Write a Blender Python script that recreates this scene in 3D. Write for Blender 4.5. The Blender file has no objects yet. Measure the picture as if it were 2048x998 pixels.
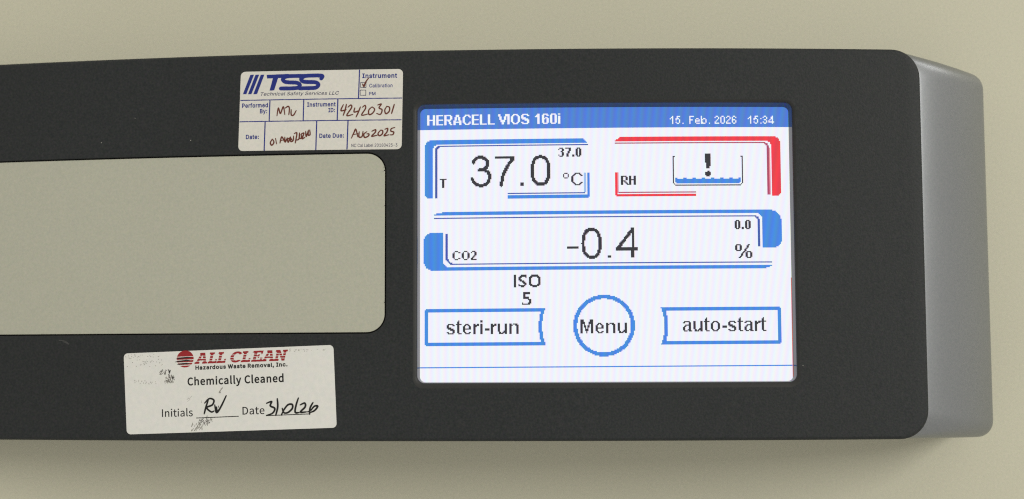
import bpy, bmesh, math, random
from mathutils import Vector, Matrix

# ------------------------------------------------------------------ scene, camera, light, exposure
scene = bpy.context.scene
COL = scene.collection
R_CURVE, U_MID = 1027.39, 70.91          # the fascia is a shallow vertical cylinder: radius and crown line (mm)
WALL_D = -48.0                           # depth of the cabinet front behind the crown of the fascia (mm)
HEIGHT = 1300.0                          # height of the panel above the floor (mm)

def to_world(u, v, z):                   # panel mm (right, up, towards viewer) -> metres
    return Vector((u / 1000.0, -z / 1000.0, (HEIGHT + v) / 1000.0))

cam_data = bpy.data.cameras.new("camera")
cam = bpy.data.objects.new("camera", cam_data)
COL.objects.link(cam)
scene.camera = cam
cam_data.sensor_width = 36.0
cam_data.lens = 2800.39 / 2048.0 * 36.0
cam_data.dof.use_dof = True
cam_data.dof.focus_distance = 0.428
cam_data.dof.aperture_fstop = 11.0
cam_data.clip_start = 0.02
cam_data.clip_end = 20.0
CAM_ROT = ((0.999989, 0.003727, -0.00292), (-0.00394, 0.997026, -0.076962), (0.002625, 0.076973, 0.99703))
m = Matrix(CAM_ROT)                      # columns are the camera axes in panel space
P2W = Matrix(((1, 0, 0), (0, 0, -1), (0, 1, 0)))
cam.matrix_world = Matrix.Translation(to_world(27.372, -78.123, 429.085)) @ (P2W @ m).to_4x4()

world = bpy.data.worlds.new("World")
scene.world = world
world.use_nodes = True
bg = world.node_tree.nodes["Background"]
# soft light from the room all round, a little stronger from above than from the floor
wn = world.node_tree
wtc = wn.nodes.new("ShaderNodeTexCoord")
wsep = wn.nodes.new("ShaderNodeSeparateXYZ"); wn.links.new(wtc.outputs["Generated"], wsep.inputs["Vector"])
wmap = wn.nodes.new("ShaderNodeMapRange"); wmap.interpolation_type = 'SMOOTHSTEP'
wmap.inputs["From Min"].default_value, wmap.inputs["From Max"].default_value = -0.45, 0.55
wmap.inputs["To Min"].default_value, wmap.inputs["To Max"].default_value = 0.51, 0.62
wn.links.new(wsep.outputs["Z"], wmap.inputs["Value"]); wn.links.new(wmap.outputs["Result"], bg.inputs["Strength"])
bg.inputs["Color"].default_value = (1.0, 0.965, 0.86, 1)

def area_light(name, pos, target, size, size_y, power, color):
    d = bpy.data.lights.new(name, 'AREA')
    d.shape = 'RECTANGLE'
    d.size, d.size_y = size, size_y
    d.energy = power
    d.color = color
    o = bpy.data.objects.new(name, d)
    COL.objects.link(o)
    p, t = to_world(*pos), to_world(*target)
    o.location = p
    o.rotation_euler = (t - p).to_track_quat('-Z', 'Y').to_euler()
    return o

area_light("room_lamp", (2300, 900, 2150), (60, -40, 0), 0.7, 1.1, 39.0, (1.0, 0.98, 0.90))
area_light("cap_highlight_lamp", (2400, 1430, 60), (170, 0, -15), 0.7, 0.25, 2.5, (1.0, 0.97, 0.90))  # weak unseen light, added to put a highlight band on the grey end cap

scene.view_settings.view_transform = 'Standard'
scene.view_settings.look = 'None'
scene.view_settings.exposure = 0.0
scene.view_settings.gamma = 1.0
scene.cycles.use_denoising = False
scene.cycles.filter_width = 1.15

# ------------------------------------------------------------------ materials
def new_mat(name):
    mt = bpy.data.materials.new(name)
    mt.use_nodes = True
    nt = mt.node_tree
    return mt, nt, nt.nodes["Principled BSDF"]

def link(nt, a, b): nt.links.new(a, b)

def surface(name, color, rough, metallic=0.0, spec=0.5, mottle=0.0, scale=900.0, bump=0.0, bump_scale=2500.0, tint=0.0):
    """painted or moulded surface: base colour with a fine mottle, slight roughness change and micro bump"""
    mt, nt, b = new_mat(name)
    tc = nt.nodes.new("ShaderNodeTexCoord")
    b.inputs["Metallic"].default_value = metallic
    b.inputs["Specular IOR Level"].default_value = spec
    n1 = nt.nodes.new("ShaderNodeTexNoise"); n1.inputs["Scale"].default_value = scale
    n1.inputs["Detail"].default_value = 3.0
    link(nt, tc.outputs["Object"], n1.inputs["Vector"])
    n2 = nt.nodes.new("ShaderNodeTexNoise"); n2.inputs["Scale"].default_value = 14.0
    n2.inputs["Detail"].default_value = 2.0
    link(nt, tc.outputs["Object"], n2.inputs["Vector"])
    r = nt.nodes.new("ShaderNodeMapRange")
    r.inputs["From Min"].default_value, r.inputs["From Max"].default_value = 0.25, 0.75
    r.inputs["To Min"].default_value, r.inputs["To Max"].default_value = 1.0 - mottle, 1.0 + mottle
    link(nt, n1.outputs["Fac"], r.inputs["Value"])
    r2 = nt.nodes.new("ShaderNodeMapRange")
    r2.inputs["From Min"].default_value, r2.inputs["From Max"].default_value = 0.3, 0.7
    r2.inputs["To Min"].default_value, r2.inputs["To Max"].default_value = 1.0 - 0.25 * mottle, 1.0 + 0.25 * mottle
    link(nt, n2.outputs["Fac"], r2.inputs["Value"])
    mul = nt.nodes.new("ShaderNodeMath"); mul.operation = 'MULTIPLY'
    link(nt, r.outputs["Result"], mul.inputs[0]); link(nt, r2.outputs["Result"], mul.inputs[1])
    hue = nt.nodes.new("ShaderNodeMix"); hue.data_type = 'RGBA'
    hue.inputs["Factor"].default_value = tint
    hue.inputs["A"].default_value = (*color, 1)
    link(nt, n1.outputs["Color"], hue.inputs["B"])
    lum = sum(color) / 3.0
    sc0 = nt.nodes.new("ShaderNodeVectorMath"); sc0.operation = 'SCALE'
    sc0.inputs["Scale"].default_value = lum * 2.0
    link(nt, n1.outputs["Color"], sc0.inputs[0])
    link(nt, sc0.outputs["Vector"], hue.inputs["B"])
    sc = nt.nodes.new("ShaderNodeVectorMath"); sc.operation = 'SCALE'
    link(nt, hue.outputs["Result"], sc.inputs[0]); link(nt, mul.outputs["Value"], sc.inputs["Scale"])
    link(nt, sc.outputs["Vector"], b.inputs["Base Color"])
    rr = nt.nodes.new("ShaderNodeMapRange")
    rr.inputs["To Min"].default_value, rr.inputs["To Max"].default_value = rough - 0.05, rough + 0.05
    link(nt, n2.outputs["Fac"], rr.inputs["Value"]); link(nt, rr.outputs["Result"], b.inputs["Roughness"])
    if bump > 0:
        n3 = nt.nodes.new("ShaderNodeTexNoise"); n3.inputs["Scale"].default_value = bump_scale
        link(nt, tc.outputs["Object"], n3.inputs["Vector"])
        bp = nt.nodes.new("ShaderNodeBump"); bp.inputs["Strength"].default_value = bump
        bp.inputs["Distance"].default_value = 0.0002
        link(nt, n3.outputs["Fac"], bp.inputs["Height"]); link(nt, bp.outputs["Normal"], b.inputs["Normal"])
    return mt

def lcd(name, color, ripple):
    """lit display pixels: each colour channel sits in its own third of the pixel column"""
    mt, nt, b = new_mat(name)
    b.inputs["Base Color"].default_value = (0.01, 0.01, 0.012, 1)
    b.inputs["Roughness"].default_value = 0.35
    b.inputs["Specular IOR Level"].default_value = 0.15
    uv = nt.nodes.new("ShaderNodeUVMap"); uv.uv_map = "pixel_grid"
    sep = nt.nodes.new("ShaderNodeSeparateXYZ"); link(nt, uv.outputs["UV"], sep.inputs["Vector"])
    comb = nt.nodes.new("ShaderNodeCombineColor")
    for ch, (val, ph) in enumerate(zip(color, (1 / 6, 0.5, 5 / 6))):
        ma = nt.nodes.new("ShaderNodeMath"); ma.operation = 'MULTIPLY_ADD'
        ma.inputs[1].default_value = 320.0 * 2 * math.pi; ma.inputs[2].default_value = -ph * 2 * math.pi
        link(nt, sep.outputs["X"], ma.inputs[0])
        co = nt.nodes.new("ShaderNodeMath"); co.operation = 'COSINE'; link(nt, ma.outputs["Value"], co.inputs[0])
        mb = nt.nodes.new("ShaderNodeMath"); mb.operation = 'MULTIPLY_ADD'
        mb.inputs[1].default_value = ripple * val; mb.inputs[2].default_value = val
        link(nt, co.outputs["Value"], mb.inputs[0]); link(nt, mb.outputs["Value"], comb.inputs[ch])
    link(nt, comb.outputs["Color"], b.inputs["Emission Color"])
    b.inputs["Emission Strength"].default_value = 1.0
    return mt

def flat_ink(name, color, rough=0.6):
    return surface(name, color, rough, mottle=0.12, scale=1500.0, spec=0.3)

M = {}
M['cabinet'] = surface("cabinet_paint", (0.628, 0.612, 0.482), 0.55, mottle=0.05, scale=1300.0, bump=0.05, tint=0.05)
M['inset'] = surface("inset_paint", (0.503, 0.507, 0.418), 0.6, mottle=0.05, scale=1300.0, bump=0.05, tint=0.06)
M['fascia'] = surface("charcoal_plastic", (0.0195, 0.0240, 0.0272), 0.6, spec=0.35, mottle=0.34, scale=1500.0, bump=0.35, bump_scale=2200.0, tint=0.30)
M['gap'] = surface("black_backing", (0.006, 0.006, 0.006), 0.7, spec=0.2)
M['lip'] = surface("lip_plastic", (0.03, 0.031, 0.031), 0.5, spec=0.35, mottle=0.15, scale=1500.0)
M['bezel'] = surface("bezel_plastic", (0.05, 0.05, 0.05), 0.11, spec=1.0, mottle=0.15, scale=1500.0)
M['housing'] = surface("silver_grey_paint", (0.30, 0.315, 0.34), 0.31, metallic=0.85, mottle=0.06, scale=1500.0, bump=0.03, tint=0.05)
M['paper_warm'] = surface("label_stock", (0.80, 0.782, 0.73), 0.42, mottle=0.04, scale=1200.0, tint=0.05)
M['paper_cool'] = surface("white_vinyl", (0.84, 0.84, 0.815), 0.40, mottle=0.03, scale=700.0, tint=0.04)
M['ink_blue'] = flat_ink("ink_blue", (0.018, 0.032, 0.25))
M['ink_navy'] = flat_ink("ink_navy", (0.03, 0.03, 0.10))
M['ink_black'] = flat_ink("ink_black", (0.018, 0.018, 0.018))
M['ink_red'] = flat_ink("ink_red", (0.36, 0.022, 0.028))
M['pen_brown'] = flat_ink("pen_brown", (0.15, 0.036, 0.022))
M['pen_black'] = flat_ink("pen_black", (0.012, 0.012, 0.012), 0.45)
M['smudge'] = flat_ink("smudge_grey", (0.30, 0.29, 0.26))
M['smudge_dark'] = flat_ink("smudge_dark", (0.13, 0.12, 0.11))
M['dust'] = flat_ink("dust", (0.45, 0.44, 0.40))
M['scuff'] = flat_ink("scuff", (0.075, 0.076, 0.076))
M['lcd_white'] = lcd("lcd_white", (0.87, 0.885, 0.955), 0.22)
M['lcd_head'] = lcd("lcd_header_blue", (0.078, 0.215, 0.66), 0.55)
M['lcd_blue'] = lcd("lcd_blue", (0.058, 0.245, 0.73), 0.5)
M['lcd_navy'] = lcd("lcd_navy", (0.05, 0.10, 0.40), 0.5)
M['lcd_pale'] = lcd("lcd_pale_blue", (0.35, 0.50, 0.88), 0.3)
M['lcd_red'] = lcd("lcd_red", (0.83, 0.045, 0.065), 0.5)
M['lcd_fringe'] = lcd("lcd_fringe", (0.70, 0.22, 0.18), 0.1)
M['lcd_wine'] = lcd("lcd_wine", (0.42, 0.07, 0.13), 0.4)
M['lcd_pink'] = lcd("lcd_pink", (0.80, 0.30, 0.38), 0.4)
M['lcd_text'] = lcd("lcd_text", (0.036, 0.037, 0.044), 0.3)
M['lcd_letter'] = lcd("lcd_letter_white", (0.88, 0.90, 0.97), 0.25)

# ------------------------------------------------------------------ mesh building
def bend(u, v, w): return (u, v, -(u - U_MID) ** 2 / (2 * R_CURVE) + w)

class Mesh:
    """collects faces in panel millimetres; build() links them as one object"""
    def __init__(self): self.v, self.f, self.m, self.uv, self.mats = [], [], [], [], []
    def mat(self, key):
        if key not in self.mats: self.mats.append(key)
        return self.mats.index(key)
    def face(self, pts, key, uvs=None):
        i = len(self.v); self.v.extend(pts)
        self.f.append(tuple(range(i, i + len(pts)))); self.m.append(self.mat(key))
        self.uv.append(uvs)
    def build(self, name, parent, origin, smooth=False, weld=False):
        me = bpy.data.meshes.new(name)
        o0 = origin
        me.from_pydata([to_world(*p) - o0 for p in self.v], [], self.f)
        for k in self.mats: me.materials.append(M[k])
        me.polygons.foreach_set("material_index", self.m)
        if any(self.uv):
            lay = me.uv_layers.new(name="pixel_grid")
            li = 0
            for fc, uvs in zip(self.f, self.uv):
                for j in range(len(fc)):
                    lay.data[li].uv = uvs[j] if uvs else (0, 0)
                    li += 1
        if weld:
            bm = bmesh.new(); bm.from_mesh(me)
            bmesh.ops.remove_doubles(bm, verts=bm.verts, dist=1e-6)
            bmesh.ops.recalc_face_normals(bm, faces=bm.faces)
            bm.to_mesh(me); bm.free()
        if smooth:
            me.polygons.foreach_set("use_smooth", [True] * len(me.polygons))
            me.set_sharp_from_angle(angle=math.radians(38))
        me.update()
        o = bpy.data.objects.new(name, me)
        COL.objects.link(o)
        if parent is not None: o.parent = parent
        else: o.location = o0
        return o

def empty(name, origin, label, cat, group=None):
    o = bpy.data.objects.new(name, None)
    COL.objects.link(o)
    o.location = origin
    o.empty_display_size = 0.02
    o["label"] = label; o["category"] = cat
    if group: o["group"] = group
    return o

def arc(cx, cy, r, a0, a1, n):
    return [(cx + r * math.cos(a0 + (a1 - a0) * i / n), cy + r * math.sin(a0 + (a1 - a0) * i / n)) for i in range(n + 1)]

def round_rect(u0, u1, v0, v1, r, step=6.0, n=10, rl=None):
    """closed loop, anticlockwise from the bottom right; u edges sampled so the loop can follow the bend"""
    rl = r if rl is None else rl
    pts = arc(u1 - r, v0 + r, r, -math.pi / 2, 0, n) + arc(u1 - r, v1 - r, r, 0, math.pi / 2, n)
    k = max(1, int((u1 - u0) / step))
    ts = [i / k for i in range(1, k)]
    a, b = u1 - r, u0 + rl
    pts += [(a + (b - a) * t, v1) for t in ts]
    pts += arc(u0 + rl, v1 - rl, rl, math.pi / 2, math.pi, n) + arc(u0 + rl, v0 + rl, rl, math.pi, 1.5 * math.pi, n)
    pts += [(b + (a - b) * t, v0) for t in ts]
    return pts

def smooth_path(pts, sub=6):
    """Catmull-Rom through the points"""
    if len(pts) < 3: return list(pts)
    out = []
    P = [pts[0]] + list(pts) + [pts[-1]]
    for i in range(1, len(P) - 2):
        p0, p1, p2, p3 = P[i - 1], P[i], P[i + 1], P[i + 2]
        for s in range(sub):
            t = s / sub
            out.append(tuple(0.5 * (2 * b + (c - a) * t + (2 * a - 5 * b + 4 * c - d) * t * t + (3 * b - a - 3 * c + d) * t ** 3)
                             for a, b, c, d in zip(p0, p1, p2, p3)))
    out.append(tuple(pts[-1]))
    return out

def stroke(pts, width, curve=True, taper=0.0):
    """a pen stroke as a list of convex shapes (segments and joints)"""
    q = smooth_path(pts) if curve else list(pts)
    shapes = []
    n = len(q)
    def wd(i):
        t = i / max(1, n - 1)
        return width / 2 * (1 - taper * abs(2 * t - 1) ** 3)
    for i in range(n):
        r = wd(i)
        shapes.append([[(q[i][0] + r * math.cos(a * math.pi / 4), q[i][1] + r * math.sin(a * math.pi / 4)) for a in range(8)]])
        if i + 1 < n:
            dx, dy = q[i + 1][0] - q[i][0], q[i + 1][1] - q[i][1]
            L = math.hypot(dx, dy)
            if L < 1e-9: continue
            nx, ny = -dy / L, dx / L
            r2 = wd(i + 1)
            shapes.append([[(q[i][0] + nx * r, q[i][1] + ny * r), (q[i + 1][0] + nx * r2, q[i + 1][1] + ny * r2),
                            (q[i + 1][0] - nx * r2, q[i + 1][1] - ny * r2), (q[i][0] - nx * r, q[i][1] - ny * r)]])
    return shapes

def runs(shapes, y):
    """x intervals covered at height y (non-zero winding per shape, union over shapes)"""
    iv = []
    for contours in shapes:
        xs = []
        for c in contours:
            for (ax, ay), (bx, by) in zip(c, c[1:] + c[:1]):
                if (ay <= y) != (by <= y):
                    xs.append((ax + (y - ay) / (by - ay) * (bx - ax), 1 if by > ay else -1))
        xs.sort()
        wn = 0
        for x, d in xs:
            if wn == 0: st = x
            wn += d
            if wn == 0 and x > st: iv.append((st, x))
    iv.sort()
    out = []
    for a, b in iv:
        if out and a <= out[-1][1]: out[-1][1] = max(out[-1][1], b)
        else: out.append([a, b])
    return out

def print_shapes(mesh, shapes, key, w, row=0.055, skip=None):
    """lay ink on the bent surface as thin rows"""
    ys = [p[1] for s in shapes for c in s for p in c]
    if not ys: return
    y0, y1 = min(ys), max(ys)
    n = max(1, math.ceil((y1 - y0) / row))
    h = (y1 - y0) / n
    boxes = [(min(p[1] for c in s for p in c), max(p[1] for c in s for p in c), s) for s in shapes]
    for i in range(n):
        a = y0 + i * h; ym = a + h / 2
        act = [s for lo, hi, s in boxes if lo <= ym <= hi]
        for x0, x1 in runs(act, ym):
            if skip:
                xm = (x0 + x1) / 2
                if skip(xm, ym): continue
            k = max(1, math.ceil((x1 - x0) / 2.0))      # short pieces, so that they follow the bend
            for j in range(k):
                p, q = x0 + (x1 - x0) * j / k, x0 + (x1 - x0) * (j + 1) / k
                mesh.face([bend(p, a, w), bend(q, a, w), bend(q, a + h, w), bend(p, a + h, w)], key)

# --- lettering: outline glyphs (advance, contours) in 1/1000 em, cap height 1
GLYPHS = {
 'A': {'cap': 509,
  ',': (188, [[(38,-119),(68,71),(137,71),(84,-119)]]),
  '-': (453, [[(337,244),(337,188),(114,188),(114,244)]]),
  '.': (188, [[(95,-4),(83,-3),(73,1),(63,9),(55,18),(51,29),(50,41),(51,53),(55,64),(63,73),(73,81),(83,85),(95,87),(118,81),(128,73),(135,64),(140,53),(141,41),(140,29),(135,18),(128,9),(118,1),(107,-3)]]),
  '0': (453, [[(227,-7),(191,-3),(158,7),(130,24),(105,48),(85,77),(69,113),(57,155),(50,202),(48,254),(50,306),(57,353),(69,395),(85,431),(106,461),(130,484),(159,502),(191,512),(227,516),(262,512),(295,502),(323,484),(348,461),(368,431),(384,395),(396,353),(403,306),(405,254),(403,202),(396,155),(384,113),(368,77),(348,48),(323,24),(295,7),(263,-3)],[(227,50),(250,52),(271,60),(290,74),(306,92),(320,116),(330,144),(338,176),(344,254),(338,332),(330,365),(320,393),(306,416),(290,435),(271,449),(250,457),(227,460),(203,457),(182,449),(163,435),(147,416),(134,393),(123,365),(115,332),(109,254),(115,176),(123,144),(134,116),(147,92),(163,74),(182,60),(203,52)]]),
  '1': (453, [[(76,0),(76,55),(391,55),(391,0)],[(276,509),(276,0),(212,0),(212,448),(209,448),(86,358),(86,427),(198,509)]]),
  '2': (453, [[(64,0),(64,47),(282,282),(294,298),(311,327),(316,341),(320,371),(319,389),(315,405),(308,419),(298,431),(287,441),(258,455),(224,460),(188,454),(172,447),(159,438),(148,427),(132,398),(128,381),(127,362),(66,362),(68,391),(75,418),(86,442),(102,464),(121,482),(143,496),(168,507),(196,513),(225,516),(254,513),(281,507),(306,497),(328,482),(346,465),(361,445),(372,423),(379,398),(381,372),(380,354),(377,336),(363,299),(336,259),(317,235),(153,60),(153,57),(389,57),(389,0)]]),
  '3': (453, [[(218,-7),(188,-5),(159,1),(133,10),(108,22),(88,38),(70,57),(57,79),(48,104),(44,132),(109,132),(112,115),(118,100),(126,87),(150,66),(165,59),(182,54),(219,50),(239,51),(258,55),(291,69),(304,80),(315,93),(323,108),(328,125),(328,163),(316,196),(306,211),(292,223),(275,234),(254,241),(229,246),(201,248),(157,248),(157,299),(288,448),(288,452),(70,452),(70,509),(372,509),(372,461),(211,278),(211,289),(247,290),(279,286),(308,276),(333,262),(354,244),(371,222),(383,198),(391,173),(393,145),(390,116),(383,90),(370,66),(354,45),(333,27),(309,12),(281,2),(251,-5)]]),
  '4': (453, [[(40,105),(40,158),(247,509),(311,509),(109,166),(109,163),(413,163),(413,105)],[(282,0),(282,318),(343,318),(343,0)]]),
  '5': (453, [[(221,-7),(192,-5),(165,1),(140,11),(118,25),(99,41),(83,60),(71,82),(63,105),(60,130),(122,130),(125,115),(130,102),(138,89),(160,68),(173,60),(188,54),(221,50),(241,51),(259,56),(276,64),(291,75),(304,89),(314,104),(322,122),(326,141),(328,162),(326,183),(321,203),(314,221),(303,237),(290,251),(275,262),(257,270),(238,275),(218,277),(201,276),(184,273),(152,262),(139,255),(128,246),(67,253),(96,509),(366,509),(366,452),(151,452),(134,301),(148,311),(178,325),(194,330),(212,333),(229,334),(252,332),(274,328),(294,321),(313,311),(330,299),(345,285),(358,269),(370,251),(379,231),(386,210),(390,187),(391,163),(388,132),(381,102),(369,76),(352,52),(332,32),(309,15),(282,3),(253,-4)]]),
  '8': (453, [[(226,-7),(193,-5),(163,1),(136,11),(111,25),(91,42),(74,62),(62,84),(54,109),(52,135),(53,156),(65,195),(87,228),(101,241),(117,252),(134,260),(153,265),(153,267),(129,276),(109,289),(93,308),(80,330),(73,354),(70,380),(73,405),(79,429),(90,450),(106,469),(124,485),(146,498),(170,508),(197,514),(226,516),(255,514),(282,508),(306,498),(328,485),(346,469),(361,450),(373,429),(379,405),(382,380),(379,354),(372,330),(359,308),(343,289),(323,276),(300,267),(300,265),(319,260),(335,252),(351,241),(365,228),(387,195),(395,176),(401,135),(398,109),(391,84),(378,62),(362,42),(341,25),(317,11),(289,1),(259,-5)],[(226,49),(248,50),(285,60),(313,79),(323,91),(331,106),(335,121),(337,139),(335,157),(330,173),(322,189),(312,202),(283,223),(265,230),(247,234),(226,235),(206,234),(187,230),(169,223),(140,202),(130,189),(122,173),(117,157),(115,139),(117,121),(121,106),(129,91),(139,79),(167,60),(185,54),(205,50)],[(226,290),(260,294),(287,308),(298,318),(307,330),(314,344),(318,359),(319,376),(318,392),(314,407),(308,420),(299,432),(288,442),(260,455),(244,459),(226,460),(208,459),(192,455),(164,442),(153,432),(138,407),(134,392),(133,376),(134,359),(138,344),(145,330),(154,318),(165,308),(178,300),(193,294)]]),
  ':': (188, [[(95,-4),(83,-3),(73,1),(63,9),(55,18),(51,29),(50,41),(51,53),(55,64),(63,73),(73,81),(83,85),(95,87),(118,81),(128,73),(135,64),(140,53),(141,41),(140,29),(135,18),(128,9),(118,1),(107,-3)],[(95,271),(83,272),(63,284),(55,294),(51,304),(50,316),(51,328),(55,339),(63,349),(73,356),(83,360),(95,362),(118,356),(128,349),(140,328),(141,316),(140,304),(128,284),(107,272)]]),
  'B': (456, [[(60,0),(60,509),(241,509),(274,507),(304,501),(329,491),(350,477),(367,461),(381,442),(390,421),(396,398),(398,374),(397,353),(393,336),(387,320),(368,295),(343,278),(315,267),(315,262),(331,260),(347,254),(378,234),(391,220),(402,203),(411,184),(416,161),(418,136),(416,111),(410,88),(400,67),(386,48),(368,31),(344,18),(317,8),(284,2),(247,0)],[(125,57),(245,57),(281,60),(309,67),(330,80),(344,96),(353,115),(355,137),(354,153),(350,169),(333,197),(320,209),(306,218),(289,225),(248,231),(125,231)],[(125,285),(238,285),(273,290),(302,304),(314,314),(323,326),(335,355),(336,372),(333,393),(326,412),(313,429),(294,442),(270,449),(240,452),(125,452)]]),
  'C': (510, [[(267,-7),(225,-3),(186,7),(150,25),(119,49),(92,79),(70,115),(53,157),(44,203),(40,254),(44,305),(53,352),(70,393),(92,429),(119,459),(150,484),(186,501),(225,512),(267,516),(317,511),(362,496),(383,485),(419,456),(435,438),(459,397),(473,348),(408,348),(404,365),(389,395),(380,407),(357,428),(344,437),(315,449),(300,453),(267,456),(237,453),(209,445),(184,432),(161,414),(141,391),(125,364),(113,332),(106,295),(103,254),(106,213),(113,177),(125,145),(141,117),(161,94),(184,76),(210,63),(237,56),(267,53),(300,56),(330,65),(344,72),(369,90),(389,114),(397,128),(404,144),(408,160),(473,160),(467,135),(459,112),(448,91),(435,71),(420,53),(402,38),(383,24),(363,13),(341,5),(317,-2),(293,-6)]]),
  'D': (502, [[(219,0),(96,0),(96,57),(215,57),(254,60),(288,68),(318,81),(343,99),(363,122),(379,149),(390,181),(397,216),(399,255),(397,294),(390,329),(379,361),(364,388),(344,410),(320,428),(291,441),(258,449),(221,452),(93,452),(93,509),(225,509),(273,505),(315,495),(353,478),(385,455),(412,426),(433,391),(449,351),(458,306),(462,255),(458,205),(449,159),(433,119),(411,83),(384,54),(351,31),(312,14),(268,3)],[(125,509),(125,0),(60,0),(60,509)]]),
  'H': (517, [[(60,0),(60,509),(125,509),(125,289),(392,289),(392,509),(457,509),(457,0),(392,0),(392,232),(125,232),(125,0)]]),
  'I': (300, [[(31,0),(31,57),(118,57),(118,452),(31,452),(31,509),(269,509),(269,452),(183,452),(183,57),(269,57),(269,0)]]),
  'L': (393, [[(60,0),(60,509),(125,509),(125,57),(361,57),(361,0)]]),
  'M': (628, [[(60,0),(60,509),(152,509),(284,170),(322,49),(307,49),(349,179),(476,509),(568,509),(568,0),(504,0),(504,327),(507,443),(507,457),(513,457),(498,409),(456,291),(342,0),(286,0),(170,291),(112,457),(119,457),(121,386),(122,0)]]),
  'N': (523, [[(60,0),(60,509),(136,509),(363,151),(388,107),(414,55),(405,54),(399,142),(399,509),(463,509),(463,0),(387,0),(202,290),(168,346),(108,452),(119,454),(125,313),(125,0)]]),
  'P': (445, [[(60,0),(60,509),(235,509),(272,506),(305,499),(332,487),(356,471),(375,452),(390,430),(400,404),(407,377),(409,348),(407,318),(400,291),(390,265),(375,243),(356,223),(332,207),(305,195),(272,188),(235,186),(109,186),(109,242),(233,242),(279,248),(297,256),(312,266),(324,279),(333,294),(339,310),(343,328),(343,367),(333,402),(324,416),(312,428),(297,439),(279,446),(257,451),(125,452),(125,0)]]),
  'R': (449, [[(60,0),(60,509),(236,509),(273,506),(305,500),(333,489),(356,473),(376,455),(390,433),(401,408),(407,381),(409,352),(407,323),(401,296),(390,271),(376,250),(356,232),(333,217),(305,206),(273,200),(236,198),(96,198),(96,255),(234,255),(258,256),(280,260),(298,267),(313,276),(325,287),(334,300),(344,333),(344,371),(340,389),(334,405),(325,419),(313,430),(298,440),(258,451),(125,452),(125,0)],[(353,0),(230,229),(303,229),(428,0)]]),
  'S': (447, [[(224,-9),(188,-7),(156,-1),(128,9),(102,23),(81,40),(64,60),(51,83),(42,109),(38,137),(104,137),(108,118),(114,102),(123,88),(150,66),(185,53),(224,49),(246,50),(267,54),(286,60),(303,69),(317,79),(329,92),(338,106),(344,122),(346,139),(340,168),(322,189),(296,205),(263,217),(184,239),(145,253),(112,269),(86,289),(67,313),(56,341),(52,372),(54,400),(62,425),(75,448),(92,468),(113,484),(138,498),(165,508),(195,514),(227,516),(259,514),(289,508),(316,498),(340,484),(360,468),(377,449),(390,427),(398,403),(401,378),(337,378),(332,402),(320,421),(302,437),(280,449),(254,456),(225,459),(204,457),(185,454),(167,448),(152,440),(139,430),(129,418),(121,405),(115,376),(117,359),(122,345),(142,324),(169,308),(198,297),(279,275),(312,264),(344,248),(359,238),(384,213),(395,198),(407,161),(408,139),(406,112),(399,87),(386,64),(370,43),(349,25),(323,11),(294,0),(261,-7)]]),
  'T': (449, [[(32,452),(32,509),(417,509),(417,452),(257,452),(257,0),(193,0),(193,452)]]),
  'W': (686, [[(155,0),(16,509),(82,509),(172,162),(197,40),(189,40),(203,111),(306,509),(380,509),(462,196),(490,76),(497,40),(488,40),(506,128),(603,509),(670,509),(530,0),(455,0),(362,345),(351,391),(336,475),(350,475),(330,371),(230,0)]]),
  'a': (389, [[(160,-9),(115,-3),(94,5),(76,15),(60,29),(48,45),(38,63),(32,84),(30,108),(36,146),(43,161),(53,174),(64,184),(78,193),(92,200),(125,211),(247,229),(257,231),(271,240),(276,255),(275,272),(272,285),(267,297),(260,307),(251,315),(240,322),(227,327),(212,330),(178,330),(163,327),(149,322),(127,309),(110,292),(100,274),(41,291),(51,313),(64,331),(79,346),(95,358),(114,368),(133,375),(173,383),(208,384),(239,379),(271,369),(300,350),(312,336),(322,320),(330,301),(335,278),(337,251),(337,0),(277,0),(277,52),(272,52),(267,43),(252,25),(242,16),(229,8),(215,1),(199,-4)],[(170,45),(192,47),(211,51),(242,68),(254,80),(263,93),(270,108),(274,122),(276,138),(276,190),(267,184),(251,180),(191,170),(147,163),(122,153),(103,139),(97,130),(93,118),(92,105),(96,82),(109,64),(119,57),(142,48)]]),
  'b': (424, [[(229,-8),(208,-7),(189,-3),(172,4),(147,21),(123,50),(118,59),(112,59),(112,0),(53,0),(53,509),(114,509),(114,319),(118,319),(137,346),(158,364),(171,373),(188,379),(207,383),(229,384),(259,382),(287,374),(313,361),(335,342),(354,320),(370,293),(381,261),(388,227),(390,189),(388,151),(381,116),(370,84),(355,57),(336,34),(313,16),(288,3),(260,-6)],[(220,47),(242,49),(262,55),(279,66),(294,80),(306,97),(316,117),(323,139),(327,163),(328,189),(327,215),(323,239),(316,261),(307,281),(295,298),(280,311),(262,322),(243,328),(220,330),(198,328),(178,322),(161,312),(147,299),(134,282),(125,263),(118,241),(114,216),(113,189),(114,162),(118,138),(125,115),(135,95),(147,78),(162,65),(179,55),(198,49)]]),
  'c': (396, [[(207,-8),(174,-5),(144,3),(117,16),(93,35),(72,58),(56,85),(44,116),(37,150),(34,187),(37,225),(44,260),(56,291),(72,318),(93,341),(117,360),(144,374),(174,382),(226,384),(260,377),(276,371),(305,356),(330,335),(349,308),(362,277),(303,262),(300,272),(290,289),(278,304),(270,311),(242,325),(231,328),(207,330),(184,328),(163,321),(145,310),(130,296),(118,278),(108,258),(102,236),(96,187),(102,139),(108,117),(118,97),(130,80),(145,66),(163,55),(184,49),(207,46),(232,49),(253,55),(271,66),(292,89),(304,117),(363,102),(350,70),(341,56),(331,43),(306,21),(292,12),(261,-1),(244,-5)]]),
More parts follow.
